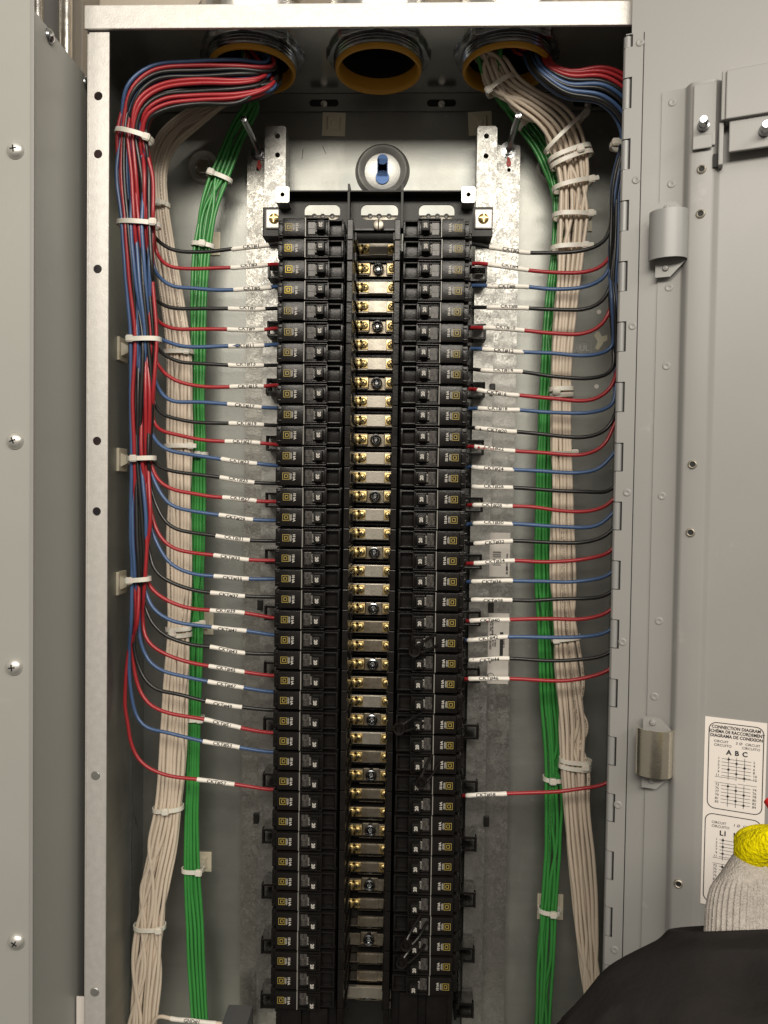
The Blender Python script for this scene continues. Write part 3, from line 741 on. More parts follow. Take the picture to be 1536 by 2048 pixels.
# labels on right rail
def sheet_on_rail(x0,x1,y0,y1,name,fn):
    Y=.1276; a=P(x0,y0,Y); b=P(x1,y1,Y)
    e_=empty(name,(0,0,0)); e_.parent=pin
    m_=MB(); m_.box(a.x,b.x,Y-.0003,Y-.0001,b.z,a.z); m_.build('sheet',M['silverlabel'],e_)
    m_=MB(); fn(m_,a,b,Y-.0005); m_.build('print',M['ink'],e_,fixn=False)
def barcode(m_,a,b,Y):
    z=a.z-.020; 
    while z>b.z+.012:
        h=random.choice((.0003,.0005,.0009)); m_.box(a.x+.004,a.x+.0125,Y,Y+.0001,z-h,z); z-=h+random.choice((.0004,.0007,.001))
    for k,t in enumerate(('PANELBOARD','S/N 08')): add_text(m_,t,.0028,frame((b.x-.003,Y,a.z-.022-k*.014),(0,0,-1),(1,0,0)),.0001,'LEFT')
def nameplate(m_,a,b,Y):
    m_.box(b.x-.0095,b.x-.0060,Y,Y+.0001,b.z+.026,a.z-.020)
    for k,(t,xo,zo,s) in enumerate((('CKT 84  225A',.0035,.006,.0022),('TYPE NQ SERIES',.0055,.008,.0022),('PANELBOARD',.0035,.022,.0026),('208Y/120 VAC',.0062,.022,.0022),('3PH 4W 60HZ',.0085,.022,.0022),('SQUARE D',.0175,.024,.0026),('LISTED',.0035,.046,.0024))):
        add_text(m_,t,s,frame((a.x+xo,Y,a.z-zo),(0,0,-1),(1,0,0)),.0001,'LEFT')
    m_.plate(circ(a.x+.0045,b.z+.008,.0036,20),[circ(a.x+.0045,b.z+.008,.0030,20)],Y,Y+.0001)
sheet_on_rail(979,1019,1065,1154,'barcode_label',barcode); sheet_on_rail(975,1016,1226,1368,'rating_label',nameplate)
a=P(1000,1300,.127)
# ================================================================ BREAKERS
def make_breaker():
    e=empty('circuit_breaker')
    mm=.001; hz=.0089
    b=MB()
    def bx(x0,x1,y0,y1,z0,z1,bev=.0005): b.box(x0*mm,x1*mm,y0*mm,y1*mm,z0*mm,z1*mm,0,bev)
    bx(.6,61.5,12.5,52,-9.1,9.1,.0006)
    bx(0,5.2,5.5,40,-8.2,8.2,.0009)
    bx(1.0,4.6,4.2,6,-6.0,-4.6,.0003); bx(1.0,4.6,4.2,6,4.6,6.0,.0003); bx(3.6,4.6,4.2,6,-4.7,4.7,.0003)
    bx(5.0,25.6,0,13,-8.3,8.3,.0008)
    bx(26.8,46.5,4.5,13,-8.8,8.8,.0005)
    bx(26.8,47.5,.4,13,7.7,9.0,.0004); bx(26.8,47.5,.4,13,-9.0,-7.7,.0004)
    bx(27.2,46,2.6,5,5.9,7.2,.0004); bx(27.2,46,2.6,5,-7.2,-5.9,.0004)
    bx(46.5,60.5,9.5,13,-8.4,8.4,.0005)
    bx(47.5,60.5,3.2,13,6.3,7.9,.0006); bx(47.5,60.5,3.2,13,-7.9,-6.3,.0006); bx(59.2,61.2,3.0,13,-7.9,7.9,.0007)
    bx(46.0,48.0,2.0,13,-8.6,8.6,.0006)
    bx(35.6,46.4,1.8,5,-5.6,5.6,.0008)
    b.build('body',M['black'],e,smooth=True,ang=40)
    b=MB(); b.box(.0257,.0266,-.0003,.012,-.0086,.0086,0,.0002); b.build('divider_glint',M['ridgeglint'],e)  # thin ridge with its highlight put into the colour
    b=MB(); bm=bmesh.new(); bmesh.ops.create_cube(bm,size=1)
    for v in bm.verts:
        top=v.co.y<0
        v.co=Vector(((.0405+v.co.x*(.0070 if top else .0088)+(.0006 if top else 0)),(-.0068 if top else .004),v.co.z*(.0092 if top else .0102)))
    bmesh.ops.bevel(bm,geom=bm.edges[:],offset=.0011,segments=2,profile=.6,affect='EDGES'); b.bm(bm)
    h=b.build('handle',M['blackm'],e,smooth=True,ang=40)
    b=MB(); b.box(.0282,.0350,.0026,.0044,-.0056,.0056,0,.0003); b.box(.0288,.0344,.0022,.0027,-.0006,.0006); wdw=b.build('indicator_window',M['window'],e)
    b=MB(); add_text(b,'On/Off',.0026,frame((.0358,.0012,0),(0,0,-1),(1,0,0)),.00003); b.build('window_text',M['printw'],wdw,fixn=False)
    # emblem: square in square with a D notch
    y=-.00025; cx=.0108; b=MB()
    def fr(a,t,cx=cx,cz=0): b.plate([(cx-a,cz-a),(cx+a,cz-a),(cx+a,cz+a),(cx-a,cz+a)],[[(cx-a+t,cz-a+t),(cx+a-t,cz-a+t),(cx+a-t,cz+a-t),(cx-a+t,cz+a-t)]],y,y+.0001)
    fr(.00320,.00045)
    D=[(cx-.0015,-.0017),(cx+.0012,-.0017),(cx+.0017,-.0012),(cx+.0017,.0012),(cx+.0012,.0017),(cx-.0015,.0017)]
    Di=[(cx-.0009,-.0012),(cx+.0010,-.0012),(cx+.0012,-.0009),(cx+.0012,.0009),(cx+.0010,.0012),(cx-.0009,.0012)]
    b.plate(D,[Di],y,y+.0001)
    b.build('emblem',M['yellow'],e)
    b=MB(); add_text(b,'10 kA',.0032,frame((.0183,y,.0),(0,0,-1),(1,0,0)),.00014); 
    b.box(.0158,.01605,y,y+.0001,-.0026,.0026); add_text(b,'120/240V',.0017,frame((.0150,y,0),(0,0,-1),(1,0,0)),.00003); b.build('rating_text',M['printw'],e,fixn=False)
    return e,h
def htext(s,h):
    b=MB(); add_text(b,s,.0043,frame((.0409,-.0070,.0),(0,0,-1),(1,0,0)),.00022); o=b.build('amp_text',M['printw'],h,fixn=False); return o
proto,ph=make_breaker(); htext('20',ph)
proto15,ph15=make_breaker(); htext('15',ph15)
for ch in proto15.children:
    if ch.name.startswith('emblem'): ch.data.materials[0]=M['yellowb']
used={'20':False,'15':False}
OX=.0886; YFACE=.028
COLN=['black','red','blue']
ORD=['first','second','third','fourth','fifth','sixth','seventh','eighth','ninth','tenth','eleventh','twelfth','thirteenth','fourteenth','fifteenth','sixteenth']
def wname(n):
    i=(n-1)//2; q=i//3
    if n==57: return 'lowest red wire on the left, tagged CKT#57'
    if n==58: return 'lowest red wire on the right, tagged CKT#58'
    return '%s %s wire from the top on the %s, tagged CKT#%d'%(ORD[q],COLN[i%3],'left' if n%2 else 'right',n)
lockrows={20,24,26,30,35}
for k in range(39):
    for side in (0,1):
        if side==1 and k>=38: continue
        s='15' if (side==0 and k in (1,2,3)) else '20'
        p_=proto15 if s=='15' else proto
        if not used[s]: o=p_; used[s]=True
        else: o=copy_tree(p_)
        n=2*k+1+side
        o.location=((-OX if side==0 else OX)+random.uniform(-.0004,.0004),YFACE+random.uniform(-.0003,.0003),-k*PITCH+random.uniform(-.0002,.0002))
        o.rotation_euler=(random.uniform(-.012,.012),(0 if side==0 else math.pi)+random.uniform(-.006,.006),random.uniform(-.006,.006))
        sd='left' if side==0 else 'right'
        wired=(n<=53 or n==57) if side==0 else (n<=46 or n==58)
        amp=s
        if wired: lab='black %s amp breaker on the %s, fed by the %s %s wire tagged CKT#%d'%(amp,sd,'lowest' if n in (57,58) else ORD[((n-1)//2)//3],COLN[(n-1)//2%3],n)
        else:
            fb=(38-k) if side==0 else (37-k)
            ords=['lowest','second lowest','third lowest','fourth lowest','fifth lowest','sixth lowest','seventh lowest','eighth lowest','ninth lowest','tenth lowest','eleventh lowest','twelfth lowest','thirteenth lowest','fourteenth lowest','fifteenth lowest']
            lab='black 20 amp breaker without a wire, %s of the %s row'%(ords[fb] if fb<15 else ORD[fb-0] if fb<16 else 'sixteenth',sd)
        tag(o,lab,'circuit breaker','circuit breakers in two rows')
# handle lock hoops on right row
def lock(px,py,ang,desc,L=.022):
    q=P(px,py,.012); e_=empty('handle_lock',q,(0,ang,0)); tag(e_,desc,'handle lock','loose handle locks on the right breakers')
    b=MB(); b.lathe([(.0036,-.0015),(.0052,-.0018),(.0056,0),(.0052,.0018),(.0036,.0015),(.0034,0),(.0036,-.0015)],(0,0,0),'Y',28); b.build('ring',M['black'],e_,smooth=True)
    b=MB(); b.tube(spline([(.004,.0,.003),(.010,.003,.0048),(.016,.009,.0052),(L,.016,.0048)]),[.0014]*1 and .0014,8)
    b.tube(spline([(.004,.0,-.003),(.010,.004,-.0042),(.016,.010,-.0046),(L,.018,-.0048)]),.0014,8)
    b.box(-.003,.006,.001,.004,-.0052,.0052,0,.001)
    b.build('arms',M['black'],e_,smooth=True)
lock(829,1302,-.35,'black handle lock with ring near the CKT#42 breaker')
lock(798,1458,-.25,'black handle lock with ring lying against the centre well, upper of the dark cluster')
lock(842,1566,-.9,'black handle lock tilted steeply just above the CKT#58 breaker')
lock(812,1890,-.75,'black handle lock at the lowest breakers, upper of two touching')
lock(803,1925,-.5,'black handle lock at the lowest breakers, lower of two touching')
# ================================================================ WIRES
WR=.00185
def tubeobj(name,pts,r,m,parent=None,n=10):
    b=MB(); b.tube(pts,r,n); return b.build(name,m,parent,smooth=True,ang=60,fixn=False)
def arclen(pts):
    s=[0]
    for i in range(1,len(pts)): s.append(s[-1]+(pts[i]-pts[i-1]).length)
    return s
def subpath(pts,xa,xb):
    # sub-polyline whose projected x lies between xa and xb (x monotone there)
    seg=[];
    lo,hi=min(xa,xb),max(xa,xb)
    prj=[proj(p)[0] for p in pts]
    def interp(i,x):
        t=(x-prj[i])/(prj[i+1]-prj[i]); return pts[i].lerp(pts[i+1],t)
    for i in range(len(pts)-1):
        for x in ((lo,hi) if prj[i+1]>prj[i] else (hi,lo)):
            if (prj[i]-x)*(prj[i+1]-x)<0: seg.append((i,interp(i,x)))
    return seg
def sleeve(wire,pts,tagr,txt):
    # tagr: list of px x-range inside pts tail
    lo,hi=min(tagr),max(tagr); prj=[proj(p) for p in pts]
    idx=[i for i in range(len(pts)) if lo<=prj[i][0]<=hi and abs(prj[i][1]-tagr_y[0])<60]
    if len(idx)<2: return
    i0,i1=idx[0],idx[-1]
    def cross(i,j,x):
        a,b=prj[i][0],prj[j][0]
        if abs(b-a)<1e-6: return pts[i].copy()
        return pts[i].lerp(pts[j],(x-a)/(b-a))
    sp=[]
    if i0>0:
        x=lo if abs(prj[i0][0]-lo)<abs(prj[i0][0]-hi) else hi; sp.append(cross(i0-1,i0,x))
    sp+= [pts[i].copy() for i in range(i0,i1+1)]
    if i1<len(pts)-1:
        x=lo if abs(prj[i1][0]-lo)<abs(prj[i1][0]-hi) else hi; sp.append(cross(i1,i1+1,x))
    if sp[0].x>sp[-1].x: sp=sp[::-1]
    dense=spline(sp,.0015); 
    rad=.00225
    o=tubeobj('marker_sleeve',dense,[rad*(1+.03*math.sin(i*.9)+random.uniform(-.02,.02)) for i in range(len(dense))],M['sleeve'],wire,12)
    # wrapped text
    L=arclen(dense); mid=L[-1]*.5+random.uniform(-.0015,.0015)
    v,f=text_data(txt,.0045,.00009)
    phi0=random.uniform(-.25,.45)
    bm=bmesh.new(); bv=[bm.verts.new(p) for p in v]
    for q in f:
        try: bm.faces.new([bv[i] for i in q])
        except Exception: pass
    bmesh.ops.subdivide_edges(bm,edges=bm.edges[:],cuts=1)
    bmesh.ops.triangulate(bm,faces=bm.faces[:])
    for vv in bm.verts:
        s_=mid+vv.co.x*1.18; h=vv.co.y
        i=0
        while i<len(L)-2 and L[i+1]<s_: i+=1
        t=(s_-L[i])/(L[i+1]-L[i]); c=dense[i].lerp(dense[i+1],t); d=(dense[min(i+2,len(dense)-1)]-dense[max(i-1,0)]).normalized()
        out=Vector((0,-1,0)); out=(out-d*out.dot(d)).normalized(); upv=d.cross(out)
        if upv.z<0: upv=-upv
        a=phi0+h/rad; rr=rad*1.075
        vv.co=c+(out*math.cos(a)+upv*math.sin(a))*rr
    b=MB(); b.bm(bm); b.build('marker_text',M['ink'],o,fixn=False)
YE=.069; YS_=.060
LW={1:[(305,470),(322,485),(340,498),(365,503),(420,503),(465,497),(537,490),(552,488)],
3:[(312,500),(322,522),(340,533),(385,537),(430,536),(462,535),(535,529),(551,528)],
5:[(308,538),(325,560),(345,573),(380,576),(430,580),(468,580),(540,575),(551,573)],
7:[(308,594),(330,612),(360,617),(400,617),(457,617),(530,617),(552,616)],
9:[(309,636),(335,654),(365,659),(395,658),(455,658),(528,660),(551,657)],
11:[(310,672),(335,683),(355,692),(385,695),(420,694),(457,692),(528,691),(550,689)],
13:[(310,690),(335,714),(360,725),(395,727),(457,731),(527,731),(550,730)],
15:[(312,722),(330,748),(350,762),(385,771),(430,775),(460,774),(527,773),(550,770)],
17:[(309,758),(328,793),(345,803),(400,804),(455,808),(523,815),(549,816)],
19:[(309,806),(325,829),(345,835),(375,843),(410,847),(458,847),(527,850),(552,851)],
21:[(306,842),(318,859),(336,865),(365,872),(400,880),(450,883),(520,886),(551,889)],
23:[(303,866),(315,886),(334,900),(380,909),(444,919),(514,927),(550,931)],
25:[(304,920),(321,936),(347,943),(382,948),(440,955),(509,966),(550,967)],
27:[(302,925),(315,959),(337,976),(364,984),(390,987),(417,993),(445,995),(513,1003),(552,1003)],
29:[(302,940),(310,964),(321,985),(334,1005),(353,1016),(390,1023),(438,1030),(506,1040),(552,1041)],
31:[(302,975),(315,1015),(331,1044),(353,1059),(390,1066),(432,1071),(500,1081),(550,1082)],
33:[(301,1014),(310,1052),(326,1081),(347,1097),(380,1105),(428,1110),(498,1120),(549,1121)],
35:[(300,1045),(315,1089),(334,1121),(355,1137),(390,1149),(428,1152),(498,1158),(548,1158)],
37:[(297,1095),(310,1139),(334,1160),(363,1173),(396,1182),(421,1185),(490,1192),(548,1194)],
39:[(290,1142),(305,1180),(326,1197),(358,1211),(385,1218),(420,1220),(489,1226),(548,1236)],
41:[(290,1176),(305,1216),(323,1232),(347,1243),(385,1250),(424,1254),(493,1262),(548,1270)],
43:[(287,1204),(305,1247),(331,1271),(363,1284),(396,1292),(420,1293),(489,1306),(546,1308)],
45:[(285,1235),(294,1282),(315,1300),(347,1315),(380,1326),(418,1332),(488,1344),(545,1351)],
47:[(279,1218),(278,1260),(286,1300),(302,1327),(326,1342),(363,1352),(416,1363),(487,1375),(545,1384)],
49:[(267,1270),(270,1310),(278,1336),(294,1364),(315,1380),(353,1387),(412,1402),(484,1414),(543,1420)],
51:[(265,1280),(270,1348),(281,1386),(297,1407),(315,1418),(340,1427),(409,1439),(481,1456),(541,1466)],
53:[(258,1300),(260,1370),(267,1415),(276,1441),(295,1457),(327,1463),(365,1473),(406,1483),(479,1495),(542,1504)],
57:[(257,1300),(251,1367),(250,1418),(256,1445),(261,1482),(276,1517),(302,1539),(340,1552),(394,1558),(469,1568),(541,1579)]}
RW={2:[(945,488),(979,495),(1060,506),(1100,506),(1140,505),(1175,500),(1200,490),(1215,475),(1221,450)],
4:[(953,527),(977,529),(1056,541),(1100,545),(1170,545),(1195,538),(1212,525),(1222,508)],
6:[(952,571),(975,571),(1057,574),(1100,578),(1165,575),(1195,565),(1213,550),(1220,530)],
8:[(952,614),(975,615),(1057,617),(1110,619),(1165,620),(1195,610),(1212,592),(1222,568)],
10:[(950,655),(968,656),(1048,661),(1110,667),(1165,668),(1195,658),(1210,640),(1220,620)],
12:[(950,697),(966,698),(1045,704),(1110,707),(1170,711),(1200,708),(1223,697)],
14:[(946,738),(963,741),(1043,744),(1110,753),(1180,757),(1210,752),(1226,738)],
16:[(945,778),(956,780),(1036,790),(1100,796),(1160,802),(1195,797),(1215,782),(1224,770)],
18:[(946,817),(958,817),(1037,820),(1100,824),(1170,826),(1205,820),(1224,810)],
20:[(946,855),(953,857),(1033,863),(1080,868),(1170,875),(1205,865),(1222,848)],
22:[(942,893),(950,894),(1030,902),(1080,905),(1165,910),(1200,898),(1215,882),(1222,865)],
24:[(940,934),(946,934),(1026,939),(1080,942),(1165,945),(1200,938),(1220,916)],
26:[(940,973),(946,973),(1026,975),(1080,979),(1165,983),(1222,981)],
28:[(940,1010),(948,1010),(1025,1012),(1070,1014),(1110,1020),(1180,1023),(1205,1016),(1219,1006)],
30:[(940,1049),(949,1047),(1025,1047),(1090,1051),(1180,1055),(1203,1048),(1218,1034)],
32:[(940,1088),(950,1087),(1025,1081),(1090,1084),(1160,1086),(1200,1077),(1218,1066)],
34:[(932,1127),(949,1126),(1029,1121),(1090,1124),(1150,1121),(1200,1112),(1217,1106)],
36:[(932,1164),(945,1163),(1025,1162),(1090,1163),(1150,1163),(1215,1151)],
38:[(930,1200),(944,1200),(1024,1200),(1070,1201),(1130,1197),(1190,1196),(1215,1189)],
40:[(930,1242),(941,1242),(1020,1239),(1100,1238),(1170,1238),(1214,1226)],
42:[(930,1280),(937,1280),(1016,1274),(1100,1275),(1170,1273),(1214,1265)],
44:[(930,1320),(939,1320),(1018,1317),(1090,1321),(1150,1320),(1212,1310)],
46:[(925,1358),(938,1358),(1018,1357),(1090,1361),(1140,1361),(1212,1344)],
58:[(925,1592),(934,1591),(1013,1586),(1070,1586),(1120,1583),(1160,1577),(1206,1570)]}
# bundle stations: (left px,py, right px,py, Y centre, layer spacing) ordered along the run; y key for exits
def slotpos(rank,cols,layers,st,jit,rng):
    (x0,y0,x1,y1,Y,dy)=st
    col=rank//layers; lay=rank%layers
    u=(col+.5+.25*((lay%2)*2-1)*.6)/cols
    u=min(max(u,0),1)
    a=P(x0,y0,Y); b=P(x1,y1,Y); p=a.lerp(b,u)
    n_=(b-a).cross(Vector((0,1,0)))
    p=p+Vector((0,1,0))*((lay-(layers-1)/2)*dy+rng.uniform(-jit,jit)*.6)+ (b-a).normalized()*rng.uniform(-jit,jit)
    return p
cl=cond[0]
def inside_conduit(c,rng,z,rad=.024,ang=None,rr=None):
    a=ang if ang is not None else rng.uniform(0,2*math.pi); r=rad*math.sqrt(rr if rr is not None else rng.random()); return Vector((c.x+r*math.cos(a),YC+r*math.sin(a),z))
# left feeder bundle stations, rank 0 = LEFT/outer = exits last
LS=[  # ykey, station
 (-3,(560,128,556,190,.046,.0034)),
 (-2,(488,122,482,214,.038,.0036)),
 (-1,(395,124,400,219,.038,.0040)),
 (0,(300,136,338,226,.038,.0040)),
 (150,(256,180,302,248,.038,.0040)),
 (265,(238,262,300,280,.042,.0036)),
 (350,(236,350,314,352,.046,.0044)),
 (448,(243,448,316,448,.046,.0036)),
 (560,(250,560,316,560,.050,.0042)),
 (680,(262,680,318,680,.054,.0034)),
 (790,(258,790,316,790,.056,.0040)),
 (918,(262,918,307,918,.058,.0034)),
 (1040,(257,1040,306,1040,.056,.0038)),
 (1158,(262,1158,294,1158,.056,.0034)),
 (1250,(258,1250,287,1250,.054,.0034))]
wires=sorted(LW.keys()); rng=random.Random(5)
key={}
for n in wires: key[n]=-n+rng.uniform(-9,9)+(0,4,-8)[(n-1)//2%3]       # high number = exits last = low rank (left)
key[57]=-70; key[53]=-75; key[1]=0.; key[3]=-.5
left_layers=3
for n in wires:
    path=[]
    cb=LW[n]; yex=cb[0][1]
    p0=None
    order0=sorted(wires,key=lambda q:key[q])
    orders=[sorted(wires,key=lambda q:key[q]+2.6*math.sin(q*2.3+ii*1.1)) for ii in range(len(LS))]
    r0=order0.index(n)
    base=inside_conduit(cl,rng,ZT+.12,.022)
    path=[base]
    u0=r0/len(wires)
    path.append(Vector((cl.x+.006+.016*rng.uniform(-1,1), YC+(.5-u0)*-.030, ZT+.03)))
    for ii,(yk,st) in enumerate(LS):
        if yk>yex-24: break
        rem=[q for q in (orders[ii] if ii>3 else orders[4]) if LW[q][0][1]>yk] 
        rk=rem.index(n); m=len(rem); layers=left_layers if m>12 else (2 if m>4 else 2)
        cols=math.ceil(m/layers)
        if yk==-3:
            q=slotpos(rk,cols,layers,st,.0012,rng); q.x=cl.x+.018+rng.uniform(-.006,.010); q.z=max(min(q.z,ZR-.002),ZR-.028); path.append(q)
        else: path.append(slotpos(rk,cols,layers,st,.0014,rng))
    k=len(cb)
    for i,(x,y) in enumerate(cb):
        t=i/(k-1)
        Yv=(.062 if n<47 else .066)*(1-min(1,t*1.6))+YS_*min(1,t*1.6)
        if i==k-1: Yv=YE
        if i==k-2: Yv=.063
        if i==0: Yv=.066
        path.append(P(x,y,Yv))
    e_=path[-1].copy(); path.append(e_+Vector((.004,0.001,0)))
    pts=spline(path,.005)
    c_=COLN[(n-1)//2%3]
    o=tubeobj('wire',pts,WR*rng.uniform(.97,1.04),M['w_'+c_])
    tag(o,wname(n),'wire','labelled circuit wires')
    xs=cb[-3][0],cb[-2][0]; tagr_y=[(cb[-3][1]+cb[-2][1])/2]
    sleeve(o,pts,xs,'CKT#%d'%n)
# right feeders
RS=[(-3,(1050,108,1098,112,.060,.0034)),
 (-2,(1066,142,1104,130,.050,.0036)),
 (-1,(1130,192,1140,140,.045,.0040)),
 (0,(1206,208,1214,132,.045,.0040)),
 (150,(1246,262,1290,190,.050,.0040)),
 (350,(1229,350,1262,350,.056,.0036)),
 (500,(1219,500,1250,500,.056,.0036)),
 (600,(1220,600,1250,600,.056,.0036)),
 (690,(1226,690,1256,690,.060,.0036)),
 (780,(1236,780,1262,780,.060,.0034)),
 (900,(1238,900,1262,900,.060,.0034)),
 (1050,(1238,1050,1260,1050,.060,.0034)),
 (1200,(1238,1200,1256,1200,.060,.0034)),
 (1400,(1238,1400,1252,1400,.060,.0034))]
wr_=sorted(RW.keys()); rng=random.Random(8)
keyr={n:n+(0,34,0)[(n//2-1)%3]-(30,0,20)[(n//2-1)%3]+rng.uniform(-6,6) for n in wr_}
order=sorted(wr_,key=lambda q:keyr[q])
cr=cond[2]
for n in wr_:
    cb=RW[n][::-1]; yex=cb[0][1]; path=[inside_conduit(cr,rng,ZT+.12,.018),Vector((cr.x+.016+rng.uniform(-.012,.014),YC-.004+rng.uniform(-.012,.012),ZT+.02))]
    for yk,st in RS:
        if yk>yex-45: break
        rem=[q for q in order if RW[q][-1][1]>yk]; rk=rem.index(n); m=len(rem); layers=3 if m>10 else 2; cols=math.ceil(m/layers)
        path.append(slotpos(rk,cols,layers,st,.0013,rng))
    k=len(cb)
    if yex>900: path.append(P(1240,yex-26,.060))
    for i,(x,y) in enumerate(cb):
        Yv=.060 if i<k-1 else YE
        path.append(P(x,y,Yv))
    path.append(path[-1]+Vector((-.004,.001,0)))
    pts=spline(path,.005); c_=COLN[(n-1)//2%3]
    o=tubeobj('wire',pts,WR*rng.uniform(.97,1.04),M['w_'+c_])
    tag(o,wname(n),'wire','labelled circuit wires')
    tagr_y=[(cb[-3][1]+cb[-2][1])/2]
    sleeve(o,pts,(cb[-3][0],cb[-2][0]),'CKT#%d'%n)
# plain bundles
def plain(nw,layers,st,mtl,label,group,start,seed,r=.00185,jit=.0007,swap=.12,cat='wire',tail=None):
    rg=random.Random(seed); slots=list(range(nw)); cols=math.ceil(nw/layers); paths=[[] for _ in range(nw)]
    for j in range(nw):
        if start is not None: paths[j]+= start(j,rg)
    for s_ in st:
        for j in range(nw-1):
            if rg.random()<swap:
                a,b=j,min(nw-1,j+rg.choice((1,2)))
                slots[a],slots[b]=slots[b],slots[a]
        for j in range(nw): paths[j].append(slotpos(slots[j],cols,layers,s_,jit,rg))
    for j in range(nw):
        pts=spline(paths[j],.006)
        o=tubeobj('wire',pts,r*rg.uniform(.96,1.05)*(.93 if mtl=='w_green' else 1),M[mtl]); tag(o,label,cat,group)
        if rg.random()<.55:
            L=arclen(pts); b=MB(); a_=rg.uniform(.08,L[-1]*.75); e2=min(L[-1]-.01,a_+rg.uniform(.05,.22)); ph_=rg.uniform(-.7,.7); s_=a_; i=0
            while s_<e2:
                while i<len(L)-2 and L[i+1]<s_: i+=1
                t=(s_-L[i])/(L[i+1]-L[i]); c=pts[i].lerp(pts[i+1],t); d=(pts[i+1]-pts[i]).normalized()
                out=Vector((math.sin(ph_),-math.cos(ph_),0)); out=(out-d*out.dot(d)).normalized(); sd=d.cross(out); ln=rg.choice((.0005,.0008,.0011)); hw=rg.choice((.0003,.00045))
                c=c+out*(r*1.06); b.add([c-sd*hw,c+sd*hw,c+sd*hw+d*ln,c-sd*hw+d*ln],[(0,1,2,3)]); s_+=ln+rg.choice((.0004,.0006,.0015))
            b.build('printed_lettering',M['ink'],o,fixn=False)
def st_l(lst,Y,dy=.0033): return [(a[0],a[1],a[2],a[3],(a[4] if len(a)>4 else Y),dy) for a in lst]
def start_l(j,rg): return [inside_conduit(cl,rg,ZT+.1,.02),Vector((cl.x-.004+rg.uniform(-.012,.012),YC+.022+rg.uniform(-.005,.004),ZR+.006))]
def start_r(j,rg): return [inside_conduit(cr,rg,ZT+.1,.016),Vector((cr.x-.016+rg.uniform(-.014,.010),YC-.006+rg.uniform(-.014,.014),ZR+.012))]
plain(14,2,st_l([(440,200,430,224,.094),(385,214,402,248,.098),(318,268,352,292,.10),(296,330,332,340,.104),(296,410,336,414,.104),(302,480,346,480),(322,600,366,600),(333,705,382,705),(335,800,384,800),(334,905,384,905),(334,1050,382,1050),(336,1180,381,1180),(337,1265,378,1265),(326,1380,376,1380),(320,1500,372,1500),(311,1617,362,1617),(296,1690,354,1690),(280,1770,338,1770),(273,1853,327,1853),(264,1940,322,1940),(256,2048,312,2048),(250,2130,305,2130)],.100),
 'w_beige','one of the off-white wires bundled on the left side of the box','off-white wires in the left bundle',start_l,21)
plain(9,2,st_l([(492,206,522,214,.100),(468,240,512,246),(440,300,482,306),(420,352,459,366),(402,410,440,416),(389,490,424,492),(383,600,416,600),(381,700,414,700),(382,800,412,800),(384,905,412,905),(383,1050,412,1050),(380,1150,410,1150),(378,1245,408,1245),(376,1400,404,1400),(374,1500,402,1500),(371,1620,400,1620),(369,1740,402,1740),(372,1850,412,1850),(376,1940,414,1940),(384,2048,420,2048),(386,2130,424,2130)],.112),
 'w_green','one of the green ground wires bundled on the left side of the box','green wires in the left bundle',start_l,31)
plain(16,3,st_l([(962,128,1012,112,.070),(978,184,1034,150,.074),(1020,212,1076,182,.080),(1058,240,1124,205,.084),(1088,268,1152,232,.088),(1106,318,1172,278),(1118,368,1180,358),(1118,432,1178,430),(1114,496,1172,496),(1112,600,1156,600),(1105,700,1146,700),(1104,783,1142,783),(1104,905,1144,905),(1103,1050,1148,1050),(1104,1180,1152,1180),(1109,1272,1156,1272),(1114,1380,1172,1380),(1118,1450,1182,1450),(1123,1522,1177,1522),(1128,1620,1182,1620),(1136,1720,1192,1720),(1146,1800,1196,1800),(1154,1880,1198,1880),(1166,1960,1200,1960),(1180,2060,1212,2060)],.100),
 'w_beige','one of the off-white wires bundled on the right side of the box','off-white wires in the right bundle',start_r,41)
plain(9,2,st_l([(988,196,1010,186,.096),(1012,224,1040,206,.10),(1036,262,1074,238),(1066,302,1102,280),(1090,352,1118,340),(1106,400,1130,396),(1108,432,1128,432),(1104,496,1126,496),(1092,600,1122,600),(1084,700,1112,700),(1078,800,1108,800),(1074,905,1106,905),(1070,1050,1104,1050),(1070,1180,1108,1180),(1074,1272,1112,1272),(1078,1400,1120,1400),(1088,1500,1124,1500),(1090,1558,1122,1558),(1090,1680,1124,1680),(1084,1760,1120,1760),(1080,1822,1116,1822),(1074,1930,1110,1930),(1070,2020,1104,2020),(1068,2130,1100,2130)],.116),
 'w_green','one of the green ground wires bundled on the right side of the box','green wires in the right bundle',start_r,51)
# tagged beige wire at bottom
pp=spline([P(300,2060,.095),P(316,2030,.09),P(335,2036,.085),P(380,2042,.08),P(440,2047,.078),P(470,2050,.08)])
o=tubeobj('wire',pp,.0019,M['w_beige']); tag(o,'off-white wire with white sleeve crossing at the bottom left edge','wire')
tagr_y=[2042]; sleeve(o,pp,(342,432),'GND#1')
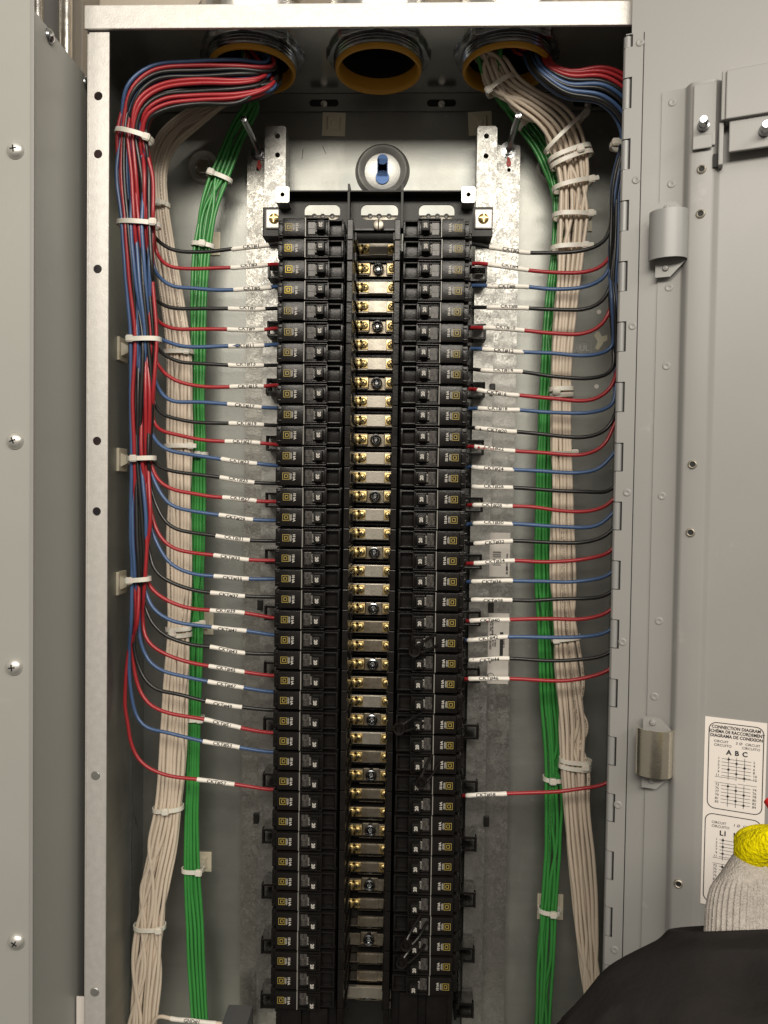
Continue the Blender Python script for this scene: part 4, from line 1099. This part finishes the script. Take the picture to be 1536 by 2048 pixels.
# ================================================================ CABLE TIES
def tie(x0,y0,x1,y1,Y,b=.008,head=.0,label='',wd=.0044,headside=-1,tail=0,twice=False):
    a=P(x0,y0,Y); c=P(x1,y1,Y); ctr=(a+c)/2; u=(c-a)/2; A=u.length+.0008; u.normalize(); v=Vector((0,1,0)); v=(v-u*v.dot(u)).normalized(); wv=u.cross(v).normalized()
    e_=empty('cable_tie',ctr); tag(e_,label,'cable tie','nylon cable ties')
    m_=MB(); n=40; vs=[]; fs=[]; tilt=random.uniform(-.12,.12)
    reps=((0,),(-.0032,.0032))[1 if twice else 0]
    for off in reps:
        vs=[];fs=[]
        for i in range(n):
            t=2*math.pi*i/n; ct,st_=math.cos(t),math.sin(t)
            ex=.8
            cx_=math.copysign(abs(ct)**ex,ct)*A; cy_=math.copysign(abs(st_)**ex,st_)*b
            p=u*cx_+v*cy_+wv*(off+tilt*cx_*.5*(1 if off>=0 else -1)); nr=(u*(ct/A)+v*(st_/b)).normalized()
            for (dw,dt) in ((-wd/2,0),(wd/2,0),(wd/2,.0011),(-wd/2,.0011)): vs.append(p+wv*dw+nr*dt)
        for i in range(n):
            j=(i+1)%n
            for q in range(4): fs.append((i*4+q,i*4+(q+1)%4,j*4+(q+1)%4,j*4+q))
        m_.add(vs,fs)
    m_.build('strap',M['nylon'],e_,smooth=True,ang=40)
    hx=u*(head*A)
    yb_=-b*(max(0,1-abs(head)**2.5))**.4
    hp=hx+v*(yb_-.0018)
    mx=Matrix.Identity(4)
    for i in range(3): mx[i][0]=u[i]; mx[i][1]=v[i]; mx[i][2]=wv[i]; mx[i][3]=hp[i]
    m_=MB(); bm=bmesh.new(); bmesh.ops.create_cube(bm,size=1)
    for vv in bm.verts: vv.co=Vector((vv.co.x*.0072,vv.co.y*.0046,vv.co.z*.0066))
    bmesh.ops.bevel(bm,geom=bm.edges[:],offset=.0009,segments=2,affect='EDGES'); m_.bm(bm,0,mx); m_.build('head',M['nylon'],e_,smooth=True,ang=40)
    if tail:
        m_=MB(); bm=bmesh.new(); bmesh.ops.create_cube(bm,size=1)
        for vv in bm.verts: vv.co=Vector(((vv.co.x+.5)*tail*(1),-.0006+vv.co.y*.0012,vv.co.z*.0042))
        m_.bm(bm,0,mx); m_.build('tail',M['nylon'],e_)
    return e_
tie(236,262,302,283,.041,.010,.86,'pale nylon cable tie at the top curve of the red, blue and black left bundle')
tie(238,448,318,450,.048,.009,.80,'long pale nylon cable tie just above the CKT#1 wire on the left bundle')
tie(260,680,319,680,.054,.008,-.78,'nylon cable tie across the left coloured bundle beside the CKT#11 wire')
tie(258,918,308,916,.058,.008,-.35,'nylon cable tie across the left coloured bundle in the middle of the five')
tie(256,1160,298,1157,.056,.007,-.55,'lowest nylon cable tie on the left coloured bundle, beside the CKT#39 wire')
tie(294,408,336,412,.104,.007,.3,'nylon cable tie round the left off-white bundle above the CKT#1 wire',tail=.008)
tie(331,704,384,704,.100,.007,.7,'nylon cable tie round the left off-white bundle between CKT#11 and CKT#13 wires')
tie(332,892,386,892,.100,.007,.9,'nylon cable tie round the left off-white bundle just below the CKT#21 wire',tail=.006)
tie(335,1264,380,1262,.100,.007,-.3,'doubled nylon cable tie round the left off-white bundle below the CKT#41 wire',twice=True)
tie(309,1617,364,1615,.100,.008,.0,'nylon cable tie round the left off-white bundle below the CKT#57 wire')
tie(271,1851,328,1853,.100,.008,.75,'lowest nylon cable tie round the left off-white bundle')
tie(416,346,461,362,.112,.006,-.55,'nylon cable tie round the left green bundle beside the hex bolt')
tie(386,489,426,493,.112,.006,.1,'nylon cable tie round the left green bundle just above the CKT#1 wire')
tie(382,909,413,909,.112,.006,.1,'nylon cable tie round the left green bundle just above the fourth blue wire')
tie(376,1248,408,1245,.112,.006,.9,'nylon cable tie round the left green bundle beside the seventh blue wire')
tie(375,1438,406,1436,.112,.006,.75,'nylon cable tie round the left green bundle at the CKT#51 wire')
tie(367,1738,404,1740,.112,.006,.75,'lowest nylon cable tie on the left green bundle')
tie(976,186,1026,156,.074,.010,-.95,'nylon cable tie round the off-white wires right under the right conduit bushing',tail=.004)
tie(1040,256,1068,232,.108,.006,-.4,'small nylon cable tie round the right green bundle at its upper bend')
tie(1092,302,1168,232,.092,.011,.98,'long diagonal nylon cable tie round the green and off-white right bundle',wd=.0036,tail=.005)
tie(1102,328,1180,300,.100,.011,.35,'thick nylon cable tie just below the diagonal one on the right bundle',twice=True)
tie(1108,378,1182,364,.100,.011,.9,'nylon cable tie on the right bundle, third above the CKT#2 wire',tail=.007)
tie(1108,434,1180,432,.100,.011,.9,'nylon cable tie on the right bundle, next above the CKT#2 wire',tail=.005)
tie(1104,497,1176,496,.100,.010,.7,'nylon cable tie on the right bundle behind the CKT#2 wire',tail=.008)
tie(1102,786,1144,784,.100,.008,-.6,'nylon cable tie doubled round the right off-white bundle at its narrowest upper part',twice=True)
tie(1102,908,1148,906,.100,.008,.9,'nylon cable tie single round the right off-white bundle at mid height')
tie(1106,1278,1158,1272,.100,.008,-.8,'nylon cable tie round the right off-white bundle just behind the seventh blue wire')
tie(1121,1524,1179,1530,.100,.008,.55,'doubled nylon cable tie round the right off-white bundle above the CKT#58 wire',twice=True)
tie(1089,1556,1124,1558,.116,.007,-.2,'nylon cable tie round the right green bundle just above the CKT#58 wire',twice=False)
tie(1079,1818,1118,1822,.116,.007,.25,'lowest nylon cable tie on the right green bundle')
tie(1224,292,1262,292,.056,.008,-.75,'nylon cable tie on the wires half hidden behind the door hinge')
# adhesive mounts
def mount(px,py,Y,label,rot=0,s=.0125):
    c=P(px,py,Y); e_=empty('tie_mount',(c.x,YB-.0004,c.z),(0,rot,0)); tag(e_,label,'tie mount','adhesive cable tie mounts')
    m_=MB(); m_.box(-s,s,-.0016,0,-s,s,0,.0007); m_.build('base',M['mount'],e_)
    m_=MB()
    bm=bmesh.new(); bmesh.ops.create_cube(bm,size=1)
    for v in bm.verts: t=v.co.y<0; v.co=Vector((v.co.x*s*(.9 if t else 1.2),-.0016+(-.0035 if t else 0),v.co.z*s*(.9 if t else 1.2)))
    m_.bm(bm); m_.lathe([(.0001,-.0066),(.003,-.006),(.0038,-.0050)],(0,0,0),'Y',18); m_.build('saddle',M['mount'],e_,smooth=True,ang=30)
mount(668,250,YB,'cream square adhesive tie mount left of the keyhole on the back wall',.03)
mount(960,248,YB,'cream square adhesive tie mount touching the top of the right rail',-.06)
mount(418,488,YB,'cream tie mount behind the left green bundle near CKT#1')
mount(405,1246,YB,'cream tie mount behind the left green bundle at the seventh blue wire')
mount(404,1722,YB,'cream tie mount behind the lowest tie of the left green bundle',s=.011)
mount(1100,1812,YB,'cream tie mount behind the lowest tie of the right green bundle',s=.014)
mount(1160,440,YB,'cream tie mount behind the right bundle above CKT#2')
def side_mount(px,py,label):
    q=PX(px,py,XL+T); 
    yv=.076
    p=P(px,py,yv); e_=empty('tie_mount',(XL+T,yv,p.z)); tag(e_,label,'tie mount','adhesive cable tie mounts')
    m_=MB(); m_.box(0,.0026,-.011,.011,-.0115,.0115,0,.0006); m_.build('base',M['mount'],e_)
    m_=MB(); bm=bmesh.new(); bmesh.ops.create_cube(bm,size=1)
    for v in bm.verts: t=v.co.x>0; v.co=Vector((.0022+(.0062 if t else 0),v.co.y*(.008 if t else .013),v.co.z*(.007 if t else .014)))
    m_.bm(bm); m_.build('saddle',M['mount'],e_)
side_mount(247,700,'cream tie mount highest of the three beside ties on the left side wall'); side_mount(250,920,'cream tie mount middle one of the three beside ties on the left side wall'); side_mount(248,1165,'cream lowest cream tie mount on the left side wall of the box')
side_mount(250,330,'cream tie mount on the left side wall near the upper flange hole')
# ================================================================ bottom grey lug block
a=P(432,2012,.06); b_=P(492,2100,.06)
e_=empty('neutral_block',((a.x+b_.x)/2,.07,a.z)); tag(e_,'dark grey plastic terminal block at the bottom edge beside the left green wires','terminal block')
m_=MB(); m_.box(-.012,.014,-.01,.03,-.08,-.026,0,.001); m_.build('housing',mat('charcoal_plastic',(.05,.05,.055),.35),e_)
m_=MB(); m_.box(-.000,.020,-.014,-.0102,-.07,-.036,0,.001); m_.build('clamp',M['galv'],e_)
# ================================================================ ARM, GLOVE
def skin_mesh(name, nodes, edges, mtl, parent, subs=2, root=0):
    me=bpy.data.meshes.new(name); me.from_pydata([n[0] for n in nodes],edges,[]); o=bpy.data.objects.new(name,me); COL.objects.link(o)
    sk=o.modifiers.new('s','SKIN'); 
    if not me.skin_vertices: 
        bm=bmesh.new(); bm.from_mesh(me); bm.verts.layers.skin.verify(); bm.to_mesh(me); bm.free()
    for i,n in enumerate(nodes):
        v=me.skin_vertices[0].data[i]; v.radius=(n[1],n[1] if len(n)<3 else n[2]); v.use_root=(i==root); v.use_loose=False
    sb=o.modifiers.new('u','SUBSURF'); sb.levels=subs; sb.render_levels=subs
    dg=bpy.context.evaluated_depsgraph_get(); ev=o.evaluated_get(dg); m2=bpy.data.meshes.new_from_object(ev); 
    bpy.data.objects.remove(o); m2.materials.clear(); m2.materials.append(mtl)
    m2.shade_smooth(); o=bpy.data.objects.new(name,m2); COL.objects.link(o); o.parent=parent; return o
def onray(px,py,dep):
    q=ray(px,py); return CAM+q*(dep/FPX)
pers=empty('person',(0,0,0)); tag(pers,'person reaching in from below in black sleeve and grey yellow-tipped glove','person')
DZ=.470
wr=onray(1492,1880,DZ-.01); palm=onray(1502,1790,DZ+.005); kn_=onray(1506,1725,DZ+.01)
# --- forearm + hand as one continuous surface in glove
def elliptic_loft(name, secs, mtl, parent, n=40, rib=None, noise_amp=0, nscale=40, k2=False):
    # secs: (center, ax vec half, ay vec half)
    vs=[];fs=[]
    for si,(c,a,b2) in enumerate(secs):
        for i in range(n):
            t=2*math.pi*i/n; p=c+a*math.cos(t)+b2*math.sin(t)
            if rib: 
                k=1+rib(si,t); p=c+(p-c)*k
            if noise_amp: 
                nn=noise.noise(p*nscale)+.8*(1-2*abs(noise.noise(Vector((p.x*14+p.z*20,p.y*30,p.z*34-p.x*20)))))-.4; p=p+(p-c).normalized()*nn*noise_amp*min(1,si/5)
            vs.append(p)
    for s_ in range(len(secs)-1):
        for i in range(n):
            j=(i+1)%n; fs.append((s_*n+i,s_*n+j,(s_+1)*n+j,(s_+1)*n+i))
    fs.append(tuple(range(n))); fs.append(tuple((len(secs)-1)*n+i for i in range(n))[::-1])
    m_=MB(); m_.add(vs,fs); return m_.build(name,mtl,parent,smooth=True,ang=80)
def interp_secs(keys,k):
    out=[]
    N=len(keys)
    cs=[Vector(x[0]) for x in keys]
    for s_ in range(k):
        t=s_/(k-1)*(N-1); i=min(int(t),N-2); f=t-i
        def cr(g):
            p=[keys[max(0,min(N-1,i+d))][g] for d in (-1,0,1,2)]
            return 0.5*((p[1]*2)+(p[2]-p[0])*f+(p[0]*2-p[1]*5+p[2]*4-p[3])*f*f+(p[1]*3-p[0]-p[2]*3+p[3])*f*f*f)
        out.append((cr(0),cr(1),cr(2)))
    return out
RX=Vector(r_); UP=-Vector(d_); FW=Vector(f_)
def pxm(dep): return dep/FPX
# ribbed cuff
def RD(px,py): return Vector(ray(px,py)).normalized()
def sec(px,py,dep,hw,hd,tilt=0.0,off=0.0): return (onray(px,py,dep), RX*hw+UP*tilt, (RD(px,py)+UP*off).normalized()*hd)
keys=[sec(1498,1905,DZ-.015,.0275,.020),sec(1499,1860,DZ-.012,.0272,.020),sec(1500,1810,DZ-.006,.0268,.019),sec(1502,1770,DZ-.002,.0245,.018),sec(1506,1742,DZ+.002,.0200,.017),sec(1509,1720,DZ+.006,.0165,.015),sec(1512,1700,DZ+.008,.013,.012)]
def ribf(si,t):
    w_=max(0,min(1,1-(si-22)/3.0))
    return (.030*math.sin(t*42))*w_
gl=empty('work_glove',(0,0,0)); gl.parent=pers; gl['label']='grey knit glove with ribbed cuff and yellow crinkled coating'
elliptic_loft('knit_cuff',interp_secs(keys,46),M['knit'],gl,n=280,rib=ribf)
# hand (yellow coated) as skin: palm, five curled fingers round a red marker
kp=[]; ed=[]
def add(p,r,r2=None,par=None):
    kp.append((tuple(p),r) if r2 is None else (tuple(p),r,r2)); 
    if par is not None: ed.append((par,len(kp)-1))
    return len(kp)-1
i0=add(onray(1497,1718,DZ+.000),.0165); i1=add(onray(1514,1700,DZ+.004),.0165,None,i0); i2=add(onray(1545,1700,DZ+.006),.017,None,i1); i3=add(onray(1580,1704,DZ+.002),.015,None,i2)
skin_mesh('coated_palm',kp,ed,M['fuzzy'],gl,3)
fing=[((1560,1672),(1600,1640),(1640,1665),(1622,1700)),((1580,1690),(1625,1668),(1655,1698),(1630,1724)),((1588,1712),(1632,1704),(1655,1728),(1628,1748)),((1580,1736),(1620,1736),(1640,1756),(1616,1768))]
for fi,jj in enumerate(fing):
    kp=[];ed=[]; p_=None
    for q,(x,y) in enumerate(((1560,1705),)+jj):
        dpt=DZ+.004-[0,.006,.018,.014,.002][q]
        p_=add(onray(x,y,dpt),[.0095,.0092,.0088,.0083,.0074][q],None,p_)
    skin_mesh('glove_finger',kp,ed,M['fuzzy'],gl,2)
kp=[];ed=[]; p_=None
for (x,y,dd,r) in ((1510,1712,.006,.0125),(1500,1704,.0,.0120),(1514,1692,-.006,.0105),(1552,1682,-.014,.0095),(1592,1680,-.018,.0085)): p_=add(onray(x,y,DZ+dd),r,None,p_)
skin_mesh('glove_thumb',kp,ed,M['fuzzy'],gl,3)
m_=MB(); a=onray(1541,1600,DZ+.018); b2=onray(1600,1690,DZ-.008); m_.tube([a,a.lerp(b2,.3),a.lerp(b2,.6),b2],.0045,20)
o=m_.build('marker_pen',M['marker'],smooth=True); tag(o,'red marker pen held in the gloved hand at the right edge','marker')
# sleeve
keys=[sec(1484,1858,DZ-.004,.0320,.020,.002,.10),
      sec(1480,1856,DZ-.012,.0350,.026,.001,.06),
      sec(1474,1872,DZ-.014,.0400,.030,.002),
      sec(1462,1892,DZ-.020,.0570,.036,.006),
      sec(1450,1925,DZ-.026,.0700,.042,.010),
      sec(1432,1985,DZ-.036,.0840,.048,.016),
      sec(1395,2070,DZ-.052,.0980,.052,.022),
      sec(1330,2220,DZ-.090,.110,.056,.028),
      sec(1260,2460,DZ-.14,.110,.058,.03)]
elliptic_loft('jacket_sleeve',interp_secs(keys,60),M['fabric'],pers,n=160,noise_amp=.010,nscale=18,k2=True)
